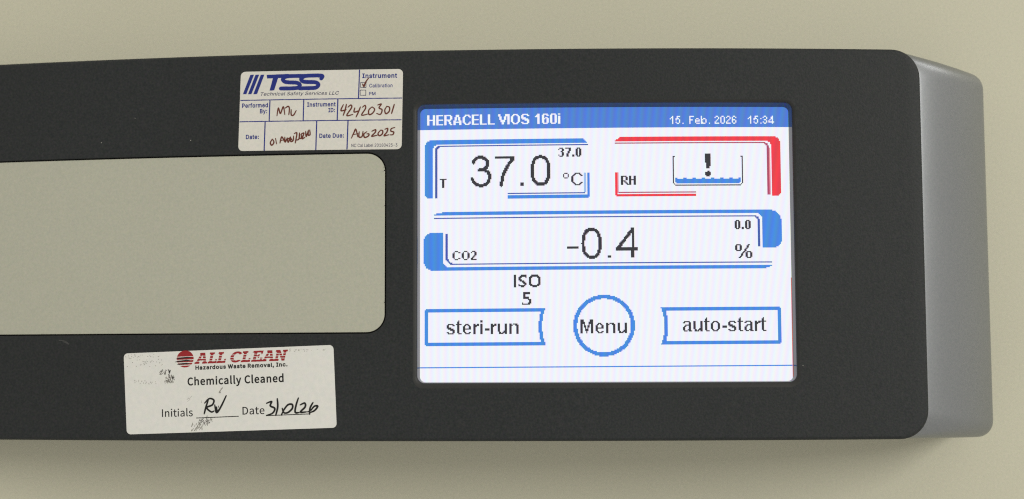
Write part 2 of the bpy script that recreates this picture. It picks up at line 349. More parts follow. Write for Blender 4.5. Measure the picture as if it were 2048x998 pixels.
  'd': (424, [[(195,-8),(165,-6),(137,3),(111,16),(89,34),(70,57),(55,84),(43,116),(36,151),(34,189),(36,227),(43,261),(55,293),(70,320),(89,342),(112,361),(137,374),(165,382),(196,384),(218,383),(237,379),(253,373),(278,355),(295,336),(306,319),(311,319),(311,509),(372,509),(372,0),(313,0),(313,59),(307,59),(287,31),(266,12),(236,-3),(217,-7)],[(205,47),(226,49),(246,55),(263,65),(278,78),(290,95),(299,115),(306,138),(312,189),(306,241),(300,263),(290,282),(278,299),(263,312),(246,322),(227,328),(205,330),(182,328),(162,322),(145,311),(130,298),(118,281),(108,261),(102,239),(96,189),(102,139),(109,117),(118,97),(130,80),(145,66),(162,55),(182,49)]]),
  'e': (404, [[(212,-8),(177,-5),(145,3),(117,16),(92,35),(72,58),(56,85),(44,116),(37,150),(34,187),(36,224),(44,258),(55,290),(71,317),(91,340),(115,359),(142,373),(172,382),(205,384),(246,380),(285,366),(303,355),(319,341),(334,324),(347,305),(357,282),(365,256),(370,227),(371,169),(75,169),(75,221),(338,221),(310,202),(308,226),(298,269),(277,301),(263,314),(246,323),(227,328),(205,330),(183,328),(164,323),(146,313),(131,301),(119,286),(109,270),(97,231),(96,178),(102,127),(110,106),(121,88),(135,73),(151,61),(169,53),(190,48),(212,46),(227,47),(254,53),(276,65),(294,82),(306,105),(365,91),(358,72),(348,55),(335,39),(320,26),(302,14),(283,4),(261,-3),(237,-7)]]),
  'f': (254, [[(228,379),(228,327),(6,327),(6,379)],[(81,0),(81,432),(82,452),(87,470),(96,486),(107,499),(120,510),(135,519),(152,525),(169,529),(201,530),(238,523),(243,521),(227,468),(220,471),(202,474),(178,472),(164,468),(154,460),(147,449),(143,435),(142,419),(142,0)]]),
  'h': (410, [[(114,227),(114,0),(53,0),(53,509),(114,509),(114,287),(102,287),(116,319),(132,344),(152,362),(175,374),(200,382),(227,384),(252,383),(275,377),(295,369),(313,356),(328,340),(341,321),(350,298),(355,271),(357,240),(357,0),(296,0),(296,235),(293,263),(286,286),(273,304),(256,318),(235,326),(210,329),(192,328),(176,324),(161,317),(147,308),(136,297),(126,283),(119,266),(115,248)]]),
  'i': (167, [[(53,0),(53,379),(114,379),(114,0)],[(84,443),(73,444),(63,448),(54,455),(47,463),(43,472),(41,483),(47,504),(54,512),(63,518),(84,524),(95,522),(114,512),(121,504),(125,494),(126,483),(125,472),(121,463),(114,455),(105,448),(95,444)]]),
  'l': (189, [[(139,-2),(112,0),(91,8),(74,20),(62,37),(55,59),(53,84),(53,509),(114,509),(114,83),(120,62),(126,57),(135,53),(157,52),(170,54),(181,3),(154,-2)]]),
  'm': (610, [[(53,0),(53,379),(112,379),(112,295),(108,295),(114,314),(122,331),(132,346),(144,358),(172,376),(187,382),(219,386),(245,383),(268,375),(287,361),(303,342),(314,320),(321,295),(312,295),(326,329),(350,356),(364,366),(381,375),(398,381),(417,385),(458,385),(478,380),(497,372),(514,361),(529,346),(541,328),(550,307),(555,283),(557,255),(557,0),(496,0),(496,254),(493,279),(485,298),(473,313),(456,323),(438,329),(419,330),(387,326),(374,320),(363,312),(353,302),(345,290),(336,263),(335,0),(274,0),(274,260),(272,280),(265,297),(253,311),(238,322),(220,328),(199,330),(171,326),(158,320),(145,312),(135,302),(126,289),(119,274),(115,257),(114,0)]]),
  'n': (410, [[(114,227),(114,0),(53,0),(53,379),(112,379),(112,287),(102,287),(116,319),(132,344),(152,362),(175,374),(200,382),(227,384),(252,383),(275,377),(295,369),(313,356),(328,340),(341,321),(350,298),(355,271),(357,240),(357,0),(296,0),(296,235),(293,263),(286,286),(273,304),(256,318),(235,326),(210,329),(192,328),(176,324),(161,317),(147,308),(136,297),(126,283),(119,266),(115,248)]]),
  'o': (415, [[(207,-8),(174,-5),(144,3),(117,16),(93,35),(72,58),(56,85),(44,116),(37,150),(34,187),(37,225),(44,260),(56,291),(72,318),(93,341),(117,360),(144,374),(174,382),(207,384),(241,382),(271,374),(299,360),(323,341),(343,318),(359,291),(371,260),(379,225),(381,187),(379,150),(371,116),(359,85),(343,58),(323,35),(299,16),(271,3),(241,-5)],[(207,46),(231,49),(252,55),(270,66),(285,80),(298,97),(307,117),(314,139),(318,163),(319,187),(318,212),(314,236),(307,258),(298,278),(285,296),(270,310),(252,321),(231,328),(207,330),(184,328),(163,321),(145,310),(130,296),(118,278),(108,258),(102,236),(96,187),(102,139),(108,117),(118,97),(130,80),(145,66),(163,55),(184,49)]]),
  'r': (259, [[(53,0),(53,379),(112,379),(112,321),(115,321),(124,339),(137,354),(152,367),(171,377),(191,383),(213,385),(243,384),(243,322),(236,324),(207,326),(174,321),(159,315),(146,306),(135,296),(126,284),(119,269),(115,254),(114,237),(114,0)]]),
  's': (365, [[(182,-8),(157,-7),(133,-3),(112,3),(93,12),(76,24),(62,38),(50,54),(41,73),(36,94),(94,107),(101,87),(111,72),(124,60),(141,52),(160,47),(181,45),(206,47),(227,53),(244,62),(258,74),(265,88),(268,103),(262,126),(254,136),(243,144),(229,150),(149,170),(118,180),(92,192),(72,208),(58,227),(50,249),(47,274),(49,295),(55,314),(65,332),(79,347),(95,360),(115,370),(137,378),(161,383),(187,384),(212,383),(234,379),(254,372),(271,363),(286,352),(299,339),(318,308),(324,290),(268,277),(254,304),(243,316),(228,325),(210,331),(187,333),(166,331),(147,326),(131,317),(119,305),(111,292),(109,277),(110,264),(115,253),(124,243),(136,235),(172,223),(261,200),(287,187),(306,171),(320,153),(328,131),(331,107),(329,85),(323,65),(312,47),(298,31),(281,18),(260,6),(236,-2),(210,-7)]]),
  't': (227, [[(204,379),(204,327),(6,327),(6,379)],[(65,471),(126,471),(126,98),(130,70),(136,61),(144,55),(156,51),(180,50),(202,54),(213,2),(200,-2),(168,-4),(138,-1),(113,7),(92,21),(77,41),(68,64),(65,93)]]),
  'u': (410, [[(182,-5),(158,-3),(135,2),(115,11),(97,23),(82,39),(69,59),(60,82),(54,109),(53,139),(53,379),(114,379),(114,144),(116,117),(124,94),(137,75),(154,61),(175,53),(200,50),(218,51),(234,55),(263,71),(274,83),(283,97),(290,113),(295,132),(296,379),(357,379),(357,0),(298,0),(298,92),(307,92),(294,60),(277,35),(257,17),(234,5),(209,-3)]]),
  'v': (389, [[(163,0),(17,379),(84,379),(173,132),(206,21),(184,21),(216,132),(305,379),(371,379),(226,0)]]),
  'y': (389, [[(47,-139),(61,-86),(94,-90),(104,-89),(122,-81),(138,-64),(145,-51),(163,-1),(17,379),(84,379),(173,132),(206,21),(184,21),(190,42),(216,132),(305,379),(371,379),(196,-77),(177,-107),(165,-119),(139,-136),(125,-141),(91,-145),(57,-142)]]),
  'z': (380, [[(42,0),(42,46),(254,320),(254,323),(48,323),(48,379),(333,379),(333,331),(126,60),(126,56),(339,56),(339,0)]]),
 },
 'B': {'cap': 257,
  'C': (223, [[(132,-5),(163,0),(189,12),(211,32),(193,53),(176,37),(156,27),(133,24),(91,37),(63,73),(54,129),(64,185),(92,220),(134,233),(155,230),(172,221),(187,209),(204,230),(187,245),(163,257),(134,261),(76,245),(35,200),(20,128),(35,57),(75,11)]]),
  'D': (241, [[(35,0),(101,0),(166,15),(206,60),(220,129),(206,199),(166,242),(99,257),(35,257)],[(68,27),(68,230),(97,230),(147,219),(177,184),(187,129),(177,74),(147,39),(97,27)]]),
  'I': (103, [[(35,0),(68,0),(68,257),(35,257)]]),
  'a': (197, [[(76,-5),(99,-1),(120,9),(139,23),(143,0),(169,0),(169,117),(162,158),(141,185),(103,195),(74,191),(49,182),(29,170),(41,148),(58,158),(77,165),(98,168),(122,161),(134,144),(137,120),(71,107),(33,84),(21,49),(28,20),(47,2)],[(85,21),(68,24),(56,34),(51,51),(59,73),(87,89),(137,99),(137,46),(120,32),(103,24)]]),
  'c': (179, [[(107,-5),(129,-2),(150,7),(169,19),(155,41),(142,31),(127,25),(110,22),(79,31),(59,57),(51,95),(59,133),(80,159),(111,168),(125,166),(149,152),(165,173),(150,184),(132,192),(110,195),(64,183),(31,149),(18,95),(30,41),(62,7)]]),
  'd': (217, [[(97,-5),(119,-1),(138,9),(155,22),(159,0),(185,0),(185,279),(153,279),(153,206),(154,173),(138,185),(121,192),(101,195),(60,183),(30,148),(19,95),(28,41),(55,7)],[(104,22),(76,31),(58,56),(51,95),(59,133),(79,159),(106,168),(122,166),(137,160),(153,148),(153,48),(137,34),(121,25)]]),
  'e': (194, [[(109,-5),(133,-2),(154,5),(172,15),(160,36),(146,28),(130,23),(113,21),(81,29),(59,52),(50,88),(178,88),(179,106),(170,153),(145,184),(103,195),(62,183),(31,148),(18,95),(31,41),(63,7)],[(49,110),(59,142),(79,163),(104,169),(129,163),(146,143),(151,110)]]),
  'h': (213, [[(32,0),(64,0),(64,138),(82,154),(98,164),(116,167),(137,162),(149,145),(152,116),(152,0),(184,0),(184,120),(178,161),(159,186),(126,195),(102,191),(81,179),(63,163),(64,279),(32,279)]]),
  'i': (96, [[(32,0),(64,0),(64,190),(32,190)],[(48,229),(59,232),(67,239),(70,251),(67,262),(59,269),(48,271),(37,269),(30,262),(27,251),(30,239),(37,232)]]),
  'l': (99, [[(66,-5),(84,-2),(80,23),(69,23),(64,36),(64,279),(32,279),(32,38),(36,15),(47,0)]]),
  'm': (324, [[(32,0),(64,0),(64,138),(81,154),(97,164),(112,167),(132,162),(144,145),(147,116),(147,0),(179,0),(179,138),(196,154),(212,164),(227,167),(247,162),(259,145),(263,116),(263,0),(294,0),(294,120),(288,161),(269,186),(237,195),(215,190),(194,178),(174,159),(164,178),(146,191),(121,195),(100,191),(80,179),(62,162),(58,190),(32,190)]]),
  'n': (214, [[(32,0),(64,0),(64,138),(82,154),(98,164),(116,167),(137,162),(149,145),(152,116),(152,0),(184,0),(184,120),(178,161),(159,186),(126,195),(102,191),(81,179),(62,162),(58,190),(32,190)]]),
  's': (164, [[(82,-5),(120,3),(143,24),(151,52),(142,80),(120,98),(73,118),(58,128),(52,143),(56,156),(68,166),(88,170),(103,168),(117,162),(131,153),(146,173),(130,184),(110,192),(87,195),(52,188),(29,168),(22,141),(30,115),(51,98),(98,78),(114,66),(120,50),(116,35),(104,24),(83,20),(62,23),(44,31),(27,43),(11,22),(31,8),(56,-1)]]),
  't': (132, [[(92,-5),(104,-4),(127,2),(121,27),(99,21),(82,26),(72,38),(70,58),(70,164),(121,164),(121,190),(70,190),(70,244),(43,244),(40,190),(9,188),(9,164),(38,164),(38,59),(43,25),(60,3)]]),
  'y': (182, [[(35,-82),(68,-73),(91,-50),(106,-16),(178,190),(147,190),(112,85),(97,31),(95,31),(76,85),(38,190),(5,190),(81,0),(77,-15),(67,-36),(53,-50),(34,-56),(19,-53),(13,-78)]]),
 },
}

def fatten(c, d):
    """move a contour outwards by d"""
    n = len(c)
    out = []
    for i in range(n):
        (ax, ay), (bx, by), (cx, cy) = c[i - 1], c[i], c[(i + 1) % n]
        d1, d2 = (bx - ax, by - ay), (cx - bx, cy - by)
        l1, l2 = math.hypot(*d1) or 1, math.hypot(*d2) or 1
        n1, n2 = (d1[1] / l1, -d1[0] / l1), (d2[1] / l2, -d2[0] / l2)
        k = 1 + n1[0] * n2[0] + n1[1] * n2[1]
        k = max(k, 0.6)
        out.append((bx + d * (n1[0] + n2[0]) / k, by + d * (n1[1] + n2[1]) / k))
    return out

def area2(c): return sum(a[0] * b[1] - b[0] * a[1] for a, b in zip(c, c[1:] + c[:1]))

def text(font, s, p0, p1, cap, bold=0.0, slant=0.0, track=0.0):
    """glyph shapes for s with its baseline from p0 to p1 (fitted exactly) and capital height cap, panel mm"""
    g = GLYPHS[font]
    capu = g['cap']
    x = 0; items = []
    for ch in s:
        if ch == ' ': x += capu * 0.38; continue
        adv, cs = g[ch]
        items.append((x, cs)); x += adv + (2 * bold + track) * capu
    raw = []
    for gx, cs in items:
        big = max(cs, key=lambda c: abs(area2(c)))
        sg = 1 if area2(big) > 0 else -1
        raw.append([[(gx + px, py) for px, py in (fatten(c, bold * capu * sg) if bold else c)] for c in cs])
    xs = [p[0] for sh in raw for c in sh for p in c]
    xa, xb = min(xs), max(xs)
    ex = ((p1[0] - p0[0]) / (xb - xa), (p1[1] - p0[1]) / (xb - xa))
    sy = cap / capu
    L = math.hypot(*ex); ny = (-ex[1] / L, ex[0] / L)
    out = []
    for sh in raw:
        out.append([[(p0[0] + (px - xa) * ex[0] + py * sy * (ny[0] + slant), p0[1] + (px - xa) * ex[1] + py * sy * ny[1]) for px, py in c] for c in sh])
    return out

def quad(pts): return [[list(pts)]]
def line(a, b, w): return stroke([a, b], w, curve=False)[1:2]

# ------------------------------------------------------------------ the setting: painted cabinet front
wall_mesh = Mesh()
NX, NZ = 8, 6
for i in range(NX):
    for j in range(NZ):
        u0, u1 = -900 + 1900 * i / NX, -900 + 1900 * (i + 1) / NX
        v0, v1 = -700 + 1300 * j / NZ, -700 + 1300 * (j + 1) / NZ
        wall_mesh.face([(u0, v0, WALL_D), (u1, v0, WALL_D), (u1, v1, WALL_D), (u0, v1, WALL_D)], 'cabinet')
wall = wall_mesh.build("wall", None, to_world(50, -50, WALL_D), weld=True)
wall["kind"] = "structure"
wall["label"] = "plain off-white painted surface behind the control panel"

# ------------------------------------------------------------------ control panel
U_R, V_T, V_B = 156.8, 17.84, -103.6
U_L = -236.0
base = to_world(-40, V_B, -30)
panel = empty("control_panel", base, "charcoal incubator control panel with lit touchscreen and silver-grey rounded end", "control panel")

IN_T, IN_B, IN_R, IN_L = -14.55, -70.15, -10.79, -222.0
inset_loop = round_rect(IN_L, IN_R, IN_B, IN_T, 5.6)
# screen opening: lip on the face, shoulder, and the edge against the display
lip = (-1.98, 116.79, -87.48, 1.55)
shoulder = (-0.64, 115.83, -85.83, 0.64)
glass_edge = (-0.02, 115.39, -85.62, -0.17)
lip_loop = round_rect(*lip, 3.2, step=5)
shoulder_loop = round_rect(*shoulder, 2.3, step=5)
glass_loop = round_rect(*glass_edge, 1.75, step=5)

def strip(mesh, la, lb, key):
    n = len(la)
    for i in range(n):
        j = (i + 1) % n
        mesh.face([la[i], la[j], lb[j], lb[i]], key)

def at_depth(loop, w): return [bend(u, v, w) for u, v in loop]

def rr_inset(u0, u1, v0, v1, r, d, **k): return round_rect(u0 + d, u1 - d, v0 + d, v1 - d, max(0.3, r - d), **k)

# fascia plate with a rounded outer edge and two openings
fm = Mesh()
BEV = [(1.1, 0.0), (0.75, -0.08), (0.35, -0.36), (0.1, -0.75), (0.0, -1.2), (0.0, -2.4)]
rings = [at_depth(rr_inset(U_L, U_R, V_B, V_T, 9.0, d), w) for d, w in BEV]
for a, b in zip(rings, rings[1:]): strip(fm, a, b, 'fascia')
hole_r = [(-0.72, 0.0), (-0.5, -0.06), (-0.42, -0.2), (-0.42, -1.3)]
hr = [at_depth(rr_inset(IN_L, IN_R, IN_B, IN_T, 5.6, d), w) for d, w in hole_r]
for a, b in zip(hr, hr[1:]): strip(fm, b, a, 'fascia')
# flat front: fill between the loops, cut into narrow vertical strips so that it follows the bend
bm = bmesh.new()
for loop in (rr_inset(U_L, U_R, V_B, V_T, 9.0, 1.1), rr_inset(IN_L, IN_R, IN_B, IN_T, 5.6, -0.72), lip_loop):
    vs = [bm.verts.new((u, v, 0)) for u, v in loop]
    for a, b in zip(vs, vs[1:] + vs[:1]): bm.edges.new((a, b))
bmesh.ops.triangle_fill(bm, use_beauty=True, use_dissolve=False, edges=bm.edges[:])
u = U_L + 4
while u < U_R:
    bmesh.ops.bisect_plane(bm, geom=bm.verts[:] + bm.edges[:] + bm.faces[:], plane_co=(u, 0, 0), plane_no=(1, 0, 0))
    u += 4.0
for f in bm.faces:
    pts = [bend(l.vert.co.x, l.vert.co.y, 0) for l in f.loops]
    if f.normal.z < 0: pts.reverse()
    fm.face(pts, 'fascia')
bm.free()
fascia = fm.build("fascia", panel, base, smooth=False, weld=True)
me = fascia.data
me.polygons.foreach_set("use_smooth", [True] * len(me.polygons))
me.set_sharp_from_angle(angle=math.radians(45))

# beige plate set into the long opening, with a dark gap round it
def flat_fill(mesh, loop, w, key, step=4.0):
    b_ = bmesh.new()
    b_.faces.new([b_.verts.new((p[0], p[1], 0)) for p in loop])
    u_ = min(p[0] for p in loop) + step
    while u_ < max(p[0] for p in loop):
        bmesh.ops.bisect_plane(b_, geom=b_.verts[:] + b_.edges[:] + b_.faces[:], plane_co=(u_, 0, 0), plane_no=(1, 0, 0))
        u_ += step
    for f_ in b_.faces:
        q_ = [bend(l_.vert.co.x, l_.vert.co.y, w) for l_ in f_.loops]
        if f_.normal.z < 0: q_.reverse()
        mesh.face(q_, key)
    b_.free()

im = Mesh()
plate = [at_depth(rr_inset(IN_L, IN_R, IN_B, IN_T, 5.6, d), w) for d, w in ((0.12, -0.35), (0.03, -0.39), (0.0, -0.5), (0.0, -1.1))]
for a, b in zip(plate, plate[1:]): strip(im, a, b, 'inset')
flat_fill(im, rr_inset(IN_L, IN_R, IN_B, IN_T, 5.6, 0.12), -0.35, 'inset')
im.build("inset_panel", panel, base, weld=True)
gm = Mesh()
flat_fill(gm, round_rect(IN_L - 3, IN_R + 3, IN_B - 3, IN_T + 3, 7), -1.12, 'gap')
gm.build("backing_plate", panel, base, weld=True)

# housing: lofted from the plate back to the cabinet, flaring outwards at the right end
hm = Mesh()
loops = []
# (share of the flare, depth behind the fascia, drop of the top edge, corner radius)
PROF = [(0.0, 0.0, 0.0, 8.8), (0.05, 0.5, 0.18, 8.6), (0.25, 3.2, 0.9, 7.9), (0.5, 7.4, 1.8, 7.0), (0.75, 12.4, 2.7, 6.1), (0.93, 16.4, 3.35, 5.5),
        (0.975, 17.6, 3.5, 5.3), (0.995, 18.8, 3.6, 5.2), (1.0, 20.3, 3.6, 5.2), (1.0, 26.0, 3.6, 5.2), (1.0, None, 3.6, 5.2)]
for s, d, drop, r in PROF:
    ring = []
    for u, v in round_rect(U_L + 0.15, U_R - 0.15 + 26.9 * s, V_B + 0.15 - 0.7 * s, V_T - 0.15 - drop, r, n=14):
        z0 = bend(min(u, U_R), v, -1.9)[2]
        ring.append((u, v, WALL_D - 0.5 if d is None else max(z0 - d, WALL_D - 0.4)))
    loops.append(ring)
for a, b in zip(loops, loops[1:]): strip(hm, a, b, 'housing')
hm.build("housing", panel, base, smooth=True, weld=True)

# specks of dust, a scuff and nicks along the cut edge
rng = random.Random(4)
for (x, y, r, key) in [(-102.29, -9.197, 0.155, 'dust'), (-72.793, -9.225, 0.155, 'dust'), (-91.22, -1.641, 0.109, 'dust'), (-108.401, 8.994, 0.093, 'scuff'), (-117.454, 9.349, 0.078, 'scuff'), (117.631, -80.892, 0.124, 'dust'), (118.721, -72.946, 0.109, 'scuff'), (123.3, -76.635, 0.109, 'scuff'), (137.025, -9.518, 0.093, 'scuff'), (131.718, -34.539, 0.078, 'scuff'), (-43.453, -73.946, 0.093, 'scuff'), (-101.2, -98.764, 0.093, 'scuff'), (-10.768, -18.699, 0.202, 'ink_black'), (-10.921, -19.951, 0.186, 'ink_black'), (-10.809, -30.897, 0.155, 'ink_black'), (-10.693, -43.2, 0.14, 'ink_black'), (-10.794, -61.01, 0.171, 'ink_black'), (-121.109, -70.036, 0.14, 'ink_black'), (-21.353, -100.11, 0.078, 'scuff'), (70.469, -95.727, 0.093, 'scuff'), (139.782, -91.531, 0.078, 'scuff')]:
    sm = Mesh()
    c = [(x + r * rng.uniform(0.6, 1.2) * math.cos(a * math.pi / 4), y + r * rng.uniform(0.6, 1.2) * math.sin(a * math.pi / 4)) for a in range(8)]
    print_shapes(sm, [[c]], key, 0.03, row=0.04)
    sm.build("edge_nick" if key == 'ink_black' else "dust_speck", panel, base)
sm = Mesh()
for a, b, c in [[(-115.467, -72.139), (-113.439, -72.31), (-111.563, -73.43)], [(-114.11, -72.465), (-112.751, -72.948), (-111.896, -73.587)], [(-115.471, -71.981), (-114.454, -72.146), (-113.607, -72.309)]]:
    print_shapes(sm, stroke([a, b, c], 0.24, taper=0.9), 'scuff', 0.03, row=0.05)
sm.build("scuff_mark", panel, base)

# ------------------------------------------------------------------ touchscreen
SW = -4.0
PX = 0.36                                     # one display pixel, mm
SKEW = 0.00297                                   # the display sits a hair out of true in its opening
def lcd_pt(x, y, w): return bend(x * PX, -y * PX + x * PX * SKEW, w)

def lcd_quad(mesh, x0, y0, x1, y1, key, w):
    n = max(1, int((x1 - x0) / 16))
    for i in range(n):
        a, b = x0 + (x1 - x0) * i / n, x0 + (x1 - x0) * (i + 1) / n
        mesh.face([lcd_pt(a, y1, w), lcd_pt(b, y1, w), lcd_pt(b, y0, w), lcd_pt(a, y0, w)], key,
                  [(a / 320, y1 / 240), (b / 320, y1 / 240), (b / 320, y0 / 240), (a / 320, y0 / 240)])

def lcd_shape(mesh, shapes, key, layer):
    """fill shapes given in display pixels, snapped to the pixel grid"""
    w = SW + 0.012 * layer
    ys = [p[1] for s in shapes for c in s for p in c]
    for y in range(math.floor(min(ys)), math.ceil(max(ys))):
        for a, b in runs(shapes, y + 0.5):
            x0, x1 = math.ceil(a - 0.5), math.ceil(b - 0.5)
            if x1 > x0: lcd_quad(mesh, x0, y, x1, y + 1, key, w)

def rect(x0, y0, x1, y1): return [[[(x0, y0), (x1, y0), (x1, y1), (x0, y1)]]]

def rpath(pts):
    """polygon with rounded corners: (x, y) or (x, y, r)"""
    out = []
    n = len(pts)
    for i, p in enumerate(pts):
        if len(p) < 3 or p[2] <= 0: out.append((p[0], p[1])); continue
        a, b = pts[i - 1], pts[(i + 1) % n]
        da, db = (a[0] - p[0], a[1] - p[1]), (b[0] - p[0], b[1] - p[1])
        la, lb = math.hypot(*da), math.hypot(*db)
        r = min(p[2], la * 0.9, lb * 0.9)
        s, e = (p[0] + da[0] / la * r, p[1] + da[1] / la * r), (p[0] + db[0] / lb * r, p[1] + db[1] / lb * r)
        for k in range(7):                     # quadratic corner pulled towards a circle
            t = k / 6
            q = 0.78
            cx, cy = p[0], p[1]
            x = (1 - t) ** 3 * s[0] + 3 * (1 - t) ** 2 * t * (s[0] + (cx - s[0]) * 0.56) + 3 * (1 - t) * t * t * (e[0] + (cx - e[0]) * 0.56) + t ** 3 * e[0]
            y = (1 - t) ** 3 * s[1] + 3 * (1 - t) ** 2 * t * (s[1] + (cy - s[1]) * 0.56) + 3 * (1 - t) * t * t * (e[1] + (cy - e[1]) * 0.56) + t ** 3 * e[1]
            out.append((x, y))
    return out

def poly(*pts): return [[rpath(pts)]]
def ring_shape(outer, inner):
    o, i = rpath(outer), rpath(inner)
    if (area2(o) > 0) == (area2(i) > 0): i = i[::-1]
    return [[o, i]]

BITS = {}
def font_bits(name, data):
    BITS[name] = {k: rows.split('/') for k, rows in data.items()}

font_bits('title', {
 'H': '##...##/##...##/##...##/##...##/#######/##...##/##...##/##...##/##...##',
 'E': '######/##..../##..../##..../######/##..../##..../##..../######',
 'R': '######./##...##/##...##/##...##/######./##.##../##..##./##..##./##...##',
 'A': '..###../..###../.##.##./.##.##./.##.##./##...##/#######/##...##/##...##',
 'C': '..####./.##..##/##....#/##...../##...../##...../##....#/.##..##/..####.',
 'L': '##..../##..../##..../##..../##..../##..../##..../##..../######',
 'V': '##....##/##....##/.##..##./.##..##./.##..##./..####../..####../...##.../...##...',
 'I': '##/##/##/##/##/##/##/##/##',
 'O': '..####../.##..##./##....##/##....##/##....##/##....##/##....##/.##..##./..####..',
 'S': '.#####./##...##/##...../####.../.#####./...####/.....##/##...##/.#####.',
 '1': '..##/.###/####/..##/..##/..##/..##/..##/..##',
 '6': '.####./##..##/##..../##.##./###.##/##..##/##..##/##..##/.####.',
 '0': '.####./##..##/##..##/##..##/##..##/##..##/##..##/##..##/.####.',
 'i': '##/../##/##/##/##/##/##/##'})
font_bits('clock', {
 '1': '..#/.##/#.#/..#/..#/..#/..#', '5': '.###/.#../###./#..#/...#/#..#/.##.', '.': './././././././#'.replace('./././././././#', './././././.' + '/#'),
 'F': '####/#.../#.../###./#.../#.../#...', 'e': '..../..../.##./#..#/####/#.../.###', 'b': '#..../#..../#.##./##..#/#...#/##..#/####.',
 '2': '.##./#..#/...#/..#./.#../#.../####', '0': '.##./#..#/#..#/#..#/#..#/#..#/.##.', '6': '.##./#..#/#.../###./#..#/#..#/.##.',
 ':': '././#/././././#'.replace('././#/././././#', '././#/./././#'), '3': '.##./#..#/...#/.##./...#/#..#/.##.', '4': '...#./..##./..##./.#.#./#..#./#####/...#.'})
font_bits('button', {
 's': '......./......./......./.#####./##...##/##...../####.../.#####./...####/.....##/##...##/.#####.',
 't': '..#../.##../.##../#####/.##../.##../.##../.##../.##../.##../.##../..###',
 'e': '......./......./......./..###../.##.##./##...##/##...##/#######/##...../##...../.##..##/..####.',
 'r': '...../...../...../##.##/#####/###../##.../##.../##.../##.../##.../##...',
 'i': '##/##/../##/##/##/##/##/##/##/##/##',
 '-': '..../..../..../..../..../..../..../####/####/..../..../....',
 'u': '......../......../......../##....##/##....##/##....##/##....##/##....##/##....##/##...###/.##.####/.####.##',
 'n': '......../......../......../##.####./###..###/##....##/##....##/##....##/##....##/##....##/##....##/##....##',
 'a': '......../......../......../.#####../##...##./.....##./..#####./.##..##./##...##./##...##./##..###./.###.###',
 'o': '......../......../......../..####../.##..##./##....##/##....##/##....##/##....##/##....##/.##..##./..####..',
 'M': '###.....###/###.....###/####...####/####...####/##.#...#.##/##.##.##.##/##.##.##.##/##..#.#..##/##..###..##/##..###..##/##...#...##/##...#...##'})
font_bits('unit', {
 'T': '######/..##../..##../..##../..##../..##../..##../..##..',
 'R': '#####../##..##./##..##./##..##./####.../##.##../##..##./##...##',
 'H': '##..##/##..##/##..##/######/##..##/##..##/##..##/##..##',
 'C': '..###../.#...##/##...../##...../##...../##...../.#...##/..###..',
 'O': '..###../.#...#./##...##/##...##/##...##/##...##/.#...#./..###..',
 '2': '.###./#..##/...##/...##/..##./.##../##.../#####',
 '3': '.###./#..##/...##/..##./...##/...##/#..##/.###.', '7': '#####/...##/...##/..##./..##./.##../.##../.##..',
 '0': '.###./##.##/##.##/##.##/##.##/##.##/##.##/.###.', '.': '../../../../../../##/##',
 'd': '.###./#...#/#...#/#...#/.###.',
 'K': '...#####../..##...##./.##.....##/##......../##......../##......../##......../##......../.##.....##/..##...##./...#####..',
 '%': '.####......##../##..##....##.../##..##....##.../##..##...##..../##..##..##...../.####...##...../.......##.####./......##.##..##/.....##..##..##/.....##..##..##/....##...##..##/...##.....####.',
 'I': '##/##/##/##/##/##/##/##/##/##/##',
 'S': '..#####/.######/###...#/##...../###..../.####../...###./....###/#....##/######./..###..',
 'Q': '..######../.########./###....###/##......##/##......##/##......##/##......##/##......##/###....###/.########./...####...',
 '5': '.######./.######./.##...../.##...../.#####../.#####../.....###/......##/......##/#....###/#######.'})

def lcd_bits(mesh, fnt, ch, x, y, key, layer):
    w = SW + 0.012 * layer
    for j, row in enumerate(BITS[fnt][ch]):
        i = 0
        while i < len(row):
            if row[i] == '#':
                k = i
                while k < len(row) and row[k] == '#': k += 1
                lcd_quad(mesh, x + i, y + j, x + k, y + j + 1, key, w)
                i = k
            else: i += 1

def lcd_text(mesh, fnt, items, x, y, key, layer=2):
    for ch, dx in items: lcd_bits(mesh, fnt, ch, x + dx, y, key, layer)

ts = Mesh()
lcd_quad(ts, -4, -4, 324, 241, 'lcd_white', SW)
lcd_quad(ts, 320.0, 150, 320.6, 236, 'lcd_fringe', SW + 0.012)      # red light fringe along the display edge, painted in as a glowing strip
touch = ts.build("touchscreen", panel, base)

def ui(name, mesh): return mesh.build(name, touch, base)

# bezel round the display
bz = Mesh()
def mix_loop(a, b, t): return [(p[0] + (q[0] - p[0]) * t, p[1] + (q[1] - p[1]) * t) for p, q in zip(a, b)]
steps = [(at_depth(lip_loop, 0.0)), at_depth(mix_loop(lip_loop, shoulder_loop, 0.35), -0.10), at_depth(mix_loop(lip_loop, shoulder_loop, 0.7), -0.33),
         at_depth(mix_loop(lip_loop, shoulder_loop, 0.92), -0.62), at_depth(shoulder_loop, -1.0), at_depth(glass_loop, SW + 0.08)]
for k, (a, b) in enumerate(zip(steps, steps[1:])): strip(bz, b, a, 'bezel' if k == len(steps) - 2 else 'lip')
bz.build("screen_bezel", panel, base, smooth=True, weld=True)

